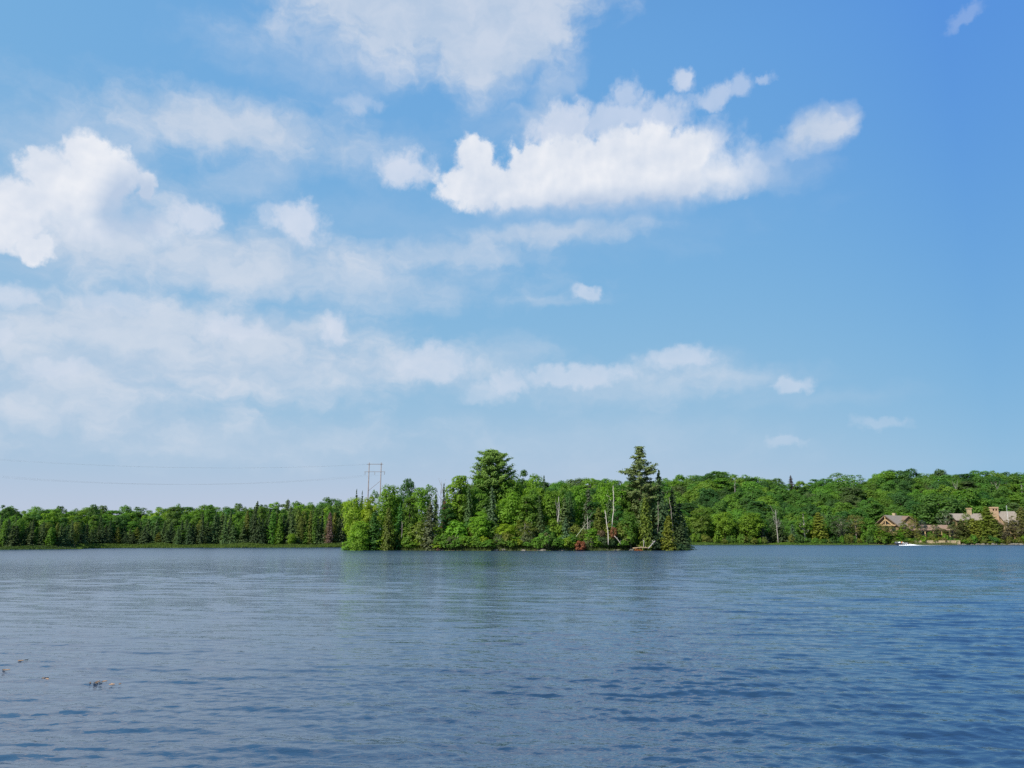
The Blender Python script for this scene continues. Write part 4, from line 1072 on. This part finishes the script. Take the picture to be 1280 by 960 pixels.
def lodge_wing():
    d = 396.0
    p = at(1158, 673, d); base = 1.3
    T = empty('lodge_wing', (p.x, d, base), math.radians(-6))
    tag(T, 'low lodge wing with reddish porch roof between the two bigger lodges', 'lodge')
    zf = lambda py: at(1158, py, d).z - base
    ze, zr = zf(662), zf(657)
    W = 9.0; x0, x1 = -10.5, 10.0
    MB().box((x0, -W / 2 + 2.5, -1), (x1, W / 2, ze)).build('wall', M_STONE, T)
    mb = MB()
    mb.hexa([(x0 - .8, -W / 2 - .8, ze - .4), (x1 + .8, -W / 2 - .8, ze - .4), (x1 + .8, 0, zr), (x0 - .8, 0, zr), (x0 - .8, -W / 2 - .8, ze - .1), (x1 + .8, -W / 2 - .8, ze - .1), (x1 + .8, 0, zr + .3), (x0 - .8, 0, zr + .3)])
    mb.hexa([(x0 - .8, .001, zr), (x1 + .8, .001, zr), (x1 + .8, W / 2 + .8, ze - .4), (x0 - .8, W / 2 + .8, ze - .4), (x0 - .8, .001, zr + .3), (x1 + .8, .001, zr + .3), (x1 + .8, W / 2 + .8, ze - .1), (x0 - .8, W / 2 + .8, ze - .1)])
    mb.build('roof', M_REDROOF, T)
    bm_ = MB(); bm_.bar((x0, -W / 2 - .1, ze - .65), (x1, -W / 2 - .1, ze - .65), .35); bm_.build('beam', M_TIMBER, T)
    for k in range(6):
        xx = x0 + .4 + k * (x1 - x0 - .8) / 5
        MB().bar((xx, -W / 2 - .1, -1), (xx, -W / 2 - .1, ze - .83), .42).build('post', M_TIMBER, T)
    for k in range(4): window(T, (x0 + 3 + k * 4.8, -W / 2 + 2.498, 2.2), 2.6, 2.6, 'y', -1)
    # tall brown gable behind it
    L2 = 9.0
    G = empty('roof_gable', (-6.0, 7.5, 0)); G.parent = T
    g_e, g_r = zf(655), zf(645)
    mb = MB(); mb.box((-4.5, -3, 0), (4.5, 5, g_e)); mb.add([(-4.5, -3, g_e), (4.5, -3, g_e), (0, -3, g_r), (-4.5, 5, g_e), (4.5, 5, g_e), (0, 5, g_r)], [(0, 2, 5, 3), (1, 4, 5, 2)], [(0, 1, 2), (3, 5, 4)])
    mb.build('gable_wall', M_LOG, T, loc=(-6.0, 7.8, 0))
    mb = MB()
    for sg in (-1, 1):
        s = (g_r - g_e) / 4.5
        mb.hexa([(sg * .001, -4, g_r), (sg * 5.4, -4, g_e - s * .9), (sg * 5.4, 5.8, g_e - s * .9), (sg * .001, 5.8, g_r), (sg * .001, -4, g_r + .3), (sg * 5.4, -4, g_e - s * .9 + .3), (sg * 5.4, 5.8, g_e - s * .9 + .3), (sg * .001, 5.8, g_r + .3)])
    mb.build('gable_roof', M_ROOFB, T, loc=(-6.0, 7.8, 0))
    bpy.data.objects.remove(G)
    # terrace wall toward the lake
    tw = MB(); tw.box((x0 - 10, -W / 2 - 5.0, -1.4), (x1 + 2, -W / 2 - 4.4, .9)); o = tw.build('terrace_wall', M_STONE, None, loc=(p.x, d, base), rotz=math.radians(-6))
    tag(o, 'tan stone terrace wall in front of the low lodge wing', 'wall')
lodge_wing()

def lodge_right():
    d = 402.0
    p = at(1229, 672, d); base = 1.3
    T = empty('lodge', (p.x, d, base), math.radians(-4))
    tag(T, 'long stone lodge with tan chimney at the right edge, behind yellow-green cedars', 'lodge')
    zf = lambda py: at(1229, py, d).z - base
    k = 1.0 / (F_PX / d) / 1.02
    X = lambda px: (px - 1229) * k
    ze, zr = zf(650), zf(642.5)
    W = 12.0
    def wing(xa, xb, ze, zr, yc, roofm, wallm):
        mb = MB(); mb.box((xa, yc - W / 2, -1), (xb, yc + W / 2, ze))
        mb.add([(xa, yc - W / 2, ze), (xa, yc + W / 2, ze), (xa, yc, zr - .02), (xb, yc - W / 2, ze), (xb, yc + W / 2, ze), (xb, yc, zr - .02)], [(0, 3, 5, 2), (1, 2, 5, 4)], [(0, 2, 1), (3, 4, 5)])
        mb.build('wall', wallm, T); gable_roof(T, xa, xb, W, ze, zr, roofm, .9, yc=yc)
    wing(X(1193), X(1227), ze, zr, 0, M_ROOF, M_LOG)
    wing(X(1249), X(1267), zf(652), zf(640), -1.0, M_ROOF, M_STONE)
    wing(X(1228) + .5, X(1248) - .5, zf(655), zf(647), 1.0, M_ROOFB, M_LOG)
    for px in (1197, 1205, 1213, 1221): window(T, (X(px), -W / 2 - .002, ze - 2.2), 2.2, 2.2)
    for px in (1197, 1205, 1213, 1221): window(T, (X(px), -W / 2 - .002, ze - 6.6), 2.2, 2.4)
    for px in (1253, 1262): window(T, (X(px), -W / 2 - 1.002, zf(657)), 2.2, 2.4)
    for px in (1253, 1262): window(T, (X(px), -W / 2 - 1.002, zf(666)), 2.4, 2.8)
    ch = MB(); ch.box((X(1213.5), -1.2, zr - 1.2), (X(1217.5), .6, zf(636))); c = ch.build('chimney', M_STONE, T)
    MB().box((X(1213.5) - .25, -1.45, zf(636)), (X(1217.5) + .25, .85, zf(636) + .4)).build('cap', M_TIMBER, c)
    # orange stone chimney with two openings near the top
    xa, xb = X(1239.5), X(1247.5); z0, z1, z2, z3 = zf(660), zf(639), zf(636), zf(634)
    cb = MB(); cb.box((xa, -3.0, z0), (xb, -.6, z1))
    ww = (xb - xa)
    for a, b in ((0, .16), (.42, .58), (.84, 1.0)): cb.box((xa + ww * a, -3.0, z1), (xa + ww * b, -.6, z2))
    cb.box((xa - .15, -3.15, z2), (xb + .15, -.45, z3)); cb.build('chimney', M_BRICK, T)
    # timber porch lower right
    for px in (1250, 1254.5, 1259, 1263.5): MB().bar((X(px), -W / 2 - 3.4, -1), (X(px), -W / 2 - 3.4, zf(663)), .45).build('post', M_TIMBER, T)
    MB().bar((X(1248.5), -W / 2 - 3.4, zf(663) + .2), (X(1265), -W / 2 - 3.4, zf(663) + .2), .45).build('beam', M_TIMBER, T)
    MB().box((X(1248), -W / 2 - 4.0, zf(663) + .43), (X(1266), -W / 2 - 1.01, zf(663) + .7)).build('porch_roof', M_ROOFB, T)
    tw = MB(); tw.box((X(1246), -W / 2 - 6.0, -1.3), (X(1275), -W / 2 - 5.3, 1.2)); o = tw.build('terrace_wall', M_STONE, None, loc=(p.x, d, base), rotz=math.radians(-4))
    tag(o, 'stone terrace wall below the right lodge porch', 'wall')
    mast = MB(); q = at(1261.5, 660, 392); mast.tube([(0, 0, 0), (0, 0, at(1261.5, 633, 392).z)], [.1, .06], 6); mast.tube([(-.5, 0, at(1261.5, 635, 392).z), (.5, 0, at(1261.5, 635, 392).z)], [.04, .04], 4)
    tag(mast.build('flagpole', plain('pale_metal', (.6, .62, .62), .5, .1), None, loc=(q.x, 392, .6)), 'slim pale metal pole in front of the right lodge', 'pole')
lodge_right()
for i in range(46):
    px = rnd.uniform(1195, 1282); d = shore_d(px) + rnd.uniform(-.3, 1.4); x = at(px, 681, d).x
    wg = 2.2 * math.sin(x * .11 + 1) + 1.4 * math.sin(x * .31 + .4)
    tag(obj('boulder', ROCKS[i % 4], None, (x, d + wg, .15), rnd.uniform(0, 6), [rnd.uniform(.5, 1.3), rnd.uniform(.4, .9), rnd.uniform(.4, 1.0)]),
        'boulder in the rocky edge below the right lodge', 'boulder', 'boulders along the right lodge shore')

# ------------------------------------------------------------------ motorboat and its wake
def boat():
    d = 352.0; p = at(1127, 681, d)
    T = empty('motorboat', (p.x, d, 0.0), math.radians(2))
    tag(T, 'small dark-bowed motorboat speeding left with a white wake', 'boat')
    # hull sections from stern (x=+3) to bow (x=-3.2); bow lifted
    secs = [(3.0, .95, .05, .80, -.15), (1.5, 1.05, .05, .85, -.15), (0.0, 1.05, .10, .95, -.1), (-1.4, .85, .22, 1.12, .05), (-2.5, .45, .5, 1.32, .35), (-3.3, .05, 1.1, 1.5, 1.0)]
    V, Q = [], []
    for (x, w, zc, zg, zk) in secs:
        V += [(x, -w, zg), (x, -w * .8, zc), (x, 0, zk), (x, w * .8, zc), (x, w, zg), (x, w * .86, zg - .02), (x, 0, zg - .18 if x > -1.5 else zg + .04), (x, -w * .86, zg - .02)]
    for i in range(len(secs) - 1):
        for k in range(8):
            Q.append((i * 8 + k, i * 8 + (k + 1) % 8, (i + 1) * 8 + (k + 1) % 8, (i + 1) * 8 + k))
    ends = [tuple(range(8))[::-1], tuple(range(40, 48))]
    me = bpy.data.meshes.new('hull'); me.from_pydata(V, [], Q + ends); me.materials.append(plain('dark_navy_paint', (.03, .035, .05), .3, .1, spec=.5)); me.update()
    obj('hull', me, T)
    MB().hexa([(-1.3, -.8, 1.05), (-1.3, .8, 1.05), (-.9, .75, 1.02), (-.9, -.75, 1.02), (-.75, -.6, 1.6), (-.75, .6, 1.6), (-.7, .6, 1.6), (-.7, -.6, 1.6)]).build('windshield', M_WHITE, T)
    for y in (-.45, .45): MB().box((-.2, y - .3, .75), (.5, y + .3, 1.05)).box((.4, y - .3, 1.05), (.55, y + .3, 1.5)).build('seat', M_WHITE, T)
    MB().box((1.4, -.8, .70), (2.4, .8, 1.10)).build('engine_cover', M_WHITE, T)
    m = MB(); m.box((3.02, -.22, .35), (3.4, .22, 1.25)); m.box((3.1, -.07, -.4), (3.25, .07, .35)); m.build('outboard_motor', M_DKTIMBER, T)
    m = MB(); m.tube([(-2.9, .25, 1.42), (-2.2, .62, 1.5), (-.9, .92, 1.3)], [.03] * 3, 5); m.tube([(-2.9, -.25, 1.42), (-2.2, -.62, 1.5), (-.9, -.92, 1.3)], [.03] * 3, 5); m.build('bow_rail', M_WHITE, T)
    # wake
    rg = np.random.default_rng(9); xs = np.linspace(-1.6, 34, 140); ys = np.linspace(-1, 1, 15)
    Vw = []
    for x in xs:
        f = max(0, (x + 1.6) / 35.6); wd = .9 + 1.6 * f ** .6; hh = (.55 * math.exp(-((x - 2.5) / 3.8) ** 2) + .22 * math.exp(-f * 2.6)) * (1 - f) ** .5
        for y in ys:
            edge = max(0, 1 - abs(y) ** 3)
            Vw.append((x, y * wd, -.06 + (hh * edge + .03) * rg.uniform(.35, 1.25) * (1 if edge > 0 else 0)))
    I = np.arange(len(xs) * len(ys)).reshape(len(xs), len(ys))
    Qw = np.stack([I[:-1, :-1], I[1:, :-1], I[1:, 1:], I[:-1, 1:]], -1).reshape(-1, 4)
    keep = rg.uniform(size=len(Qw)) > np.repeat(np.clip((xs[:-1] - 8) / 40, 0, .6), len(ys) - 1)
    o = obj('wake', mesh_np('wake', np.array(Vw), [Qw[keep]], [M_FOAM], smooth=False), None, (p.x, d, 0), math.radians(2))
    tag(o, 'white foaming wake trailing right behind the motorboat', 'wake', kind='stuff')
    # helmsman
    me = bpy.data.meshes.new('person')
    skel = [((.15, -.45, 1.08), .17), ((.12, -.45, 1.35), .17), ((.08, -.45, 1.60), .15), ((.05, -.45, 1.68), .07), ((.03, -.45, 1.82), .11), ((.02, -.45, 1.90), .09),
            ((.08, -.65, 1.56), .07), ((-.1, -.70, 1.35), .055), ((-.38, -.62, 1.38), .045), ((.08, -.25, 1.56), .07), ((-.1, -.20, 1.35), .055), ((-.38, -.28, 1.38), .045),
            ((-.28, -.57, 1.10), .09), ((-.42, -.57, .72), .06), ((-.28, -.33, 1.10), .09), ((-.42, -.33, .72), .06)]
    ed = [(0, 1), (1, 2), (2, 3), (3, 4), (4, 5), (2, 6), (6, 7), (7, 8), (2, 9), (9, 10), (10, 11), (0, 12), (12, 13), (0, 14), (14, 15)]
    me.from_pydata([s[0] for s in skel], ed, []); me.materials.append(plain('orange_vest_and_skin', (.55, .22, .10), .8, .2))
    po = obj('person', me, None, (p.x, d, .0), math.radians(2))
    md = po.modifiers.new('skin', 'SKIN')
    for v, s in zip(me.skin_vertices[0].data if me.skin_vertices else [], skel): v.radius = (s[1], s[1])
    if not me.skin_vertices: 
        pass
    po.modifiers.new('sub', 'SUBSURF').levels = 1
    po.modifiers['sub'].render_levels = 1
    tag(po, 'person in an orange top sitting at the wheel of the motorboat', 'person')
boat()

# ------------------------------------------------------------------ power line behind the left shore
M_POLE = plain('weathered_pole_wood', (.22, .19, .18), .9, .2, 1.5)
M_WIRE = plain('wire_grey', (.30, .32, .35), .6, .1)
def h_frame(px_l, px_r, ytop, d, label, arm_y=589.8):
    a, b = at(px_l, ytop, d), at(px_r, ytop, d)
    z0 = gh(a.x, d) - 1
    T = empty('power_pylon', ((a.x + b.x) / 2, d, z0)); tag(T, label, 'pylon')
    hw = (b.x - a.x) / 2; Hh = a.z - z0; za = at(px_l, arm_y, d).z - z0; z2 = at(px_l, 579.6, d).z - z0
    if arm_y < 0: za = Hh - 3.8; z2 = Hh - .5
    for s in (-1, 1): MB().tube([(s * hw, 0, 0), (s * hw, 0, Hh)], [.30, .20], 8).build('pole', M_POLE, T, True)
    MB().bar((-hw - .9, -.28, Hh - .7), (hw + .9, -.28, Hh - .7), .14, .22).build('crossarm', M_POLE, T)
    MB().bar((-hw - 1.9, -.28, za), (hw + 1.9, -.28, za), .12, .18).build('crossarm', M_POLE, T)
    zb = at(px_l, 603, d).z - z0 if arm_y > 0 else Hh - 12
    MB().bar((-hw, .3, zb - 3.6), (hw, .3, zb + .8), .14).build('brace', M_POLE, T)
    for x in (-hw - 1.6, 0, hw + 1.6):
        MB().tube([(x, -.28, za - .13), (x, -.28, za - 1.3)], [.09, .09], 6).build('insulator', M_GREYBARK, T)
    return T, hw, Hh, za
T1, hw, Hh, za = h_frame(461.6, 476.6, 578.3, 330.0, 'wooden two-pole power pylon rising behind the left end of the island')
d2 = 262.0; x2 = at(-205, 600, d2).x
T2 = empty('power_pylon', (x2, d2, gh(x2, d2) - 1)); tag(T2, 'nearer two-pole power pylon beyond the left edge of the picture', 'pylon')
for ch in list(T1.children):
    c = ch.copy(); C.objects.link(c); c.parent = T2
sag = 6.2
for k, (ox, zz) in enumerate(((-hw, Hh - .6), (hw, Hh - .6), (-hw - 1.6, za - 1.3), (0, za - 1.3), (hw + 1.6, za - 1.3))):
    A = Vector(T1.location) + Vector((ox, -.28, zz)); B = Vector(T2.location) + Vector((ox, -.28, zz))
    pts = []
    for i in range(41):
        f = i / 40; q = A.lerp(B, f); q.z -= 4 * (sag - (2.0 if k < 2 else 0)) * f * (1 - f); pts.append(tuple(q - A))
    o = MB().tube(pts, [.013] * 41, 4).build('power_line', M_WIRE, None, True, loc=A)
    tag(o, ('overhead wire from the tops of the pylon poles' if k < 2 else 'overhead wire hanging from the pylon lower crossarm'), 'power line', 'upper wires of the power line' if k < 2 else 'lower wires of the power line')

# ------------------------------------------------------------------ reddish water weed at the surface, lower left
def weed(px, py, size, n, label):
    r = ray(px, py); k = -EYE / r[2]; x, y = r[0] * k, r[1] * k
    rg = np.random.default_rng(int(px * 7 + py)); V, Q = [], []
    for i in range(n):
        a = rg.uniform(0, 6.28); c = np.array([rg.normal(0, size), rg.normal(0, size * 1.3), rg.uniform(.015, .025)]); L = rg.uniform(.03, .06); w = L * .42
        u = np.array([math.cos(a), math.sin(a), rg.uniform(-.1, .1)]); s = np.array([-math.sin(a), math.cos(a), 0])
        b = len(V); prof = (0, .8, 1, .7, 0)
        for j, pw in enumerate(prof):
            q = c + u * L * (j / 2 - 1); V += [tuple(q + s * w * max(pw, .05) + np.array([0, 0, .01])), tuple(q - s * w * max(pw, .05))]
        for j in range(4): Q.append((b + 2 * j, b + 2 * j + 1, b + 2 * j + 3, b + 2 * j + 2))
    V, Q = np.array(V), np.array(Q)
    V2 = V - np.array([0, 0, .006]); allV = np.vstack([V, V2]); allQ = np.vstack([Q, Q[:, ::-1] + len(V)])
    o = obj('water_weed', mesh_np('water_weed', allV, [allQ], [plain('weed_rust', (.30, .20, .13), .6, .3, 8)]), None, (x, y, 0))
    tag(o, label, 'water weed')
weed(121, 855, .06, 6, 'reddish clump of floating weed leaves, the most visible, lower left water')
weed(138, 857, .04, 3, 'small reddish weed clump right beside the largest one')
weed(56, 850, .05, 3, 'faint brown weed leaves left of the reddish clump')
weed(24, 827, .05, 3, 'faint brown weed leaves, highest and nearly leftmost of the patch')
weed(4, 838, .05, 3, 'faint brown weed leaves at the left edge of the water')
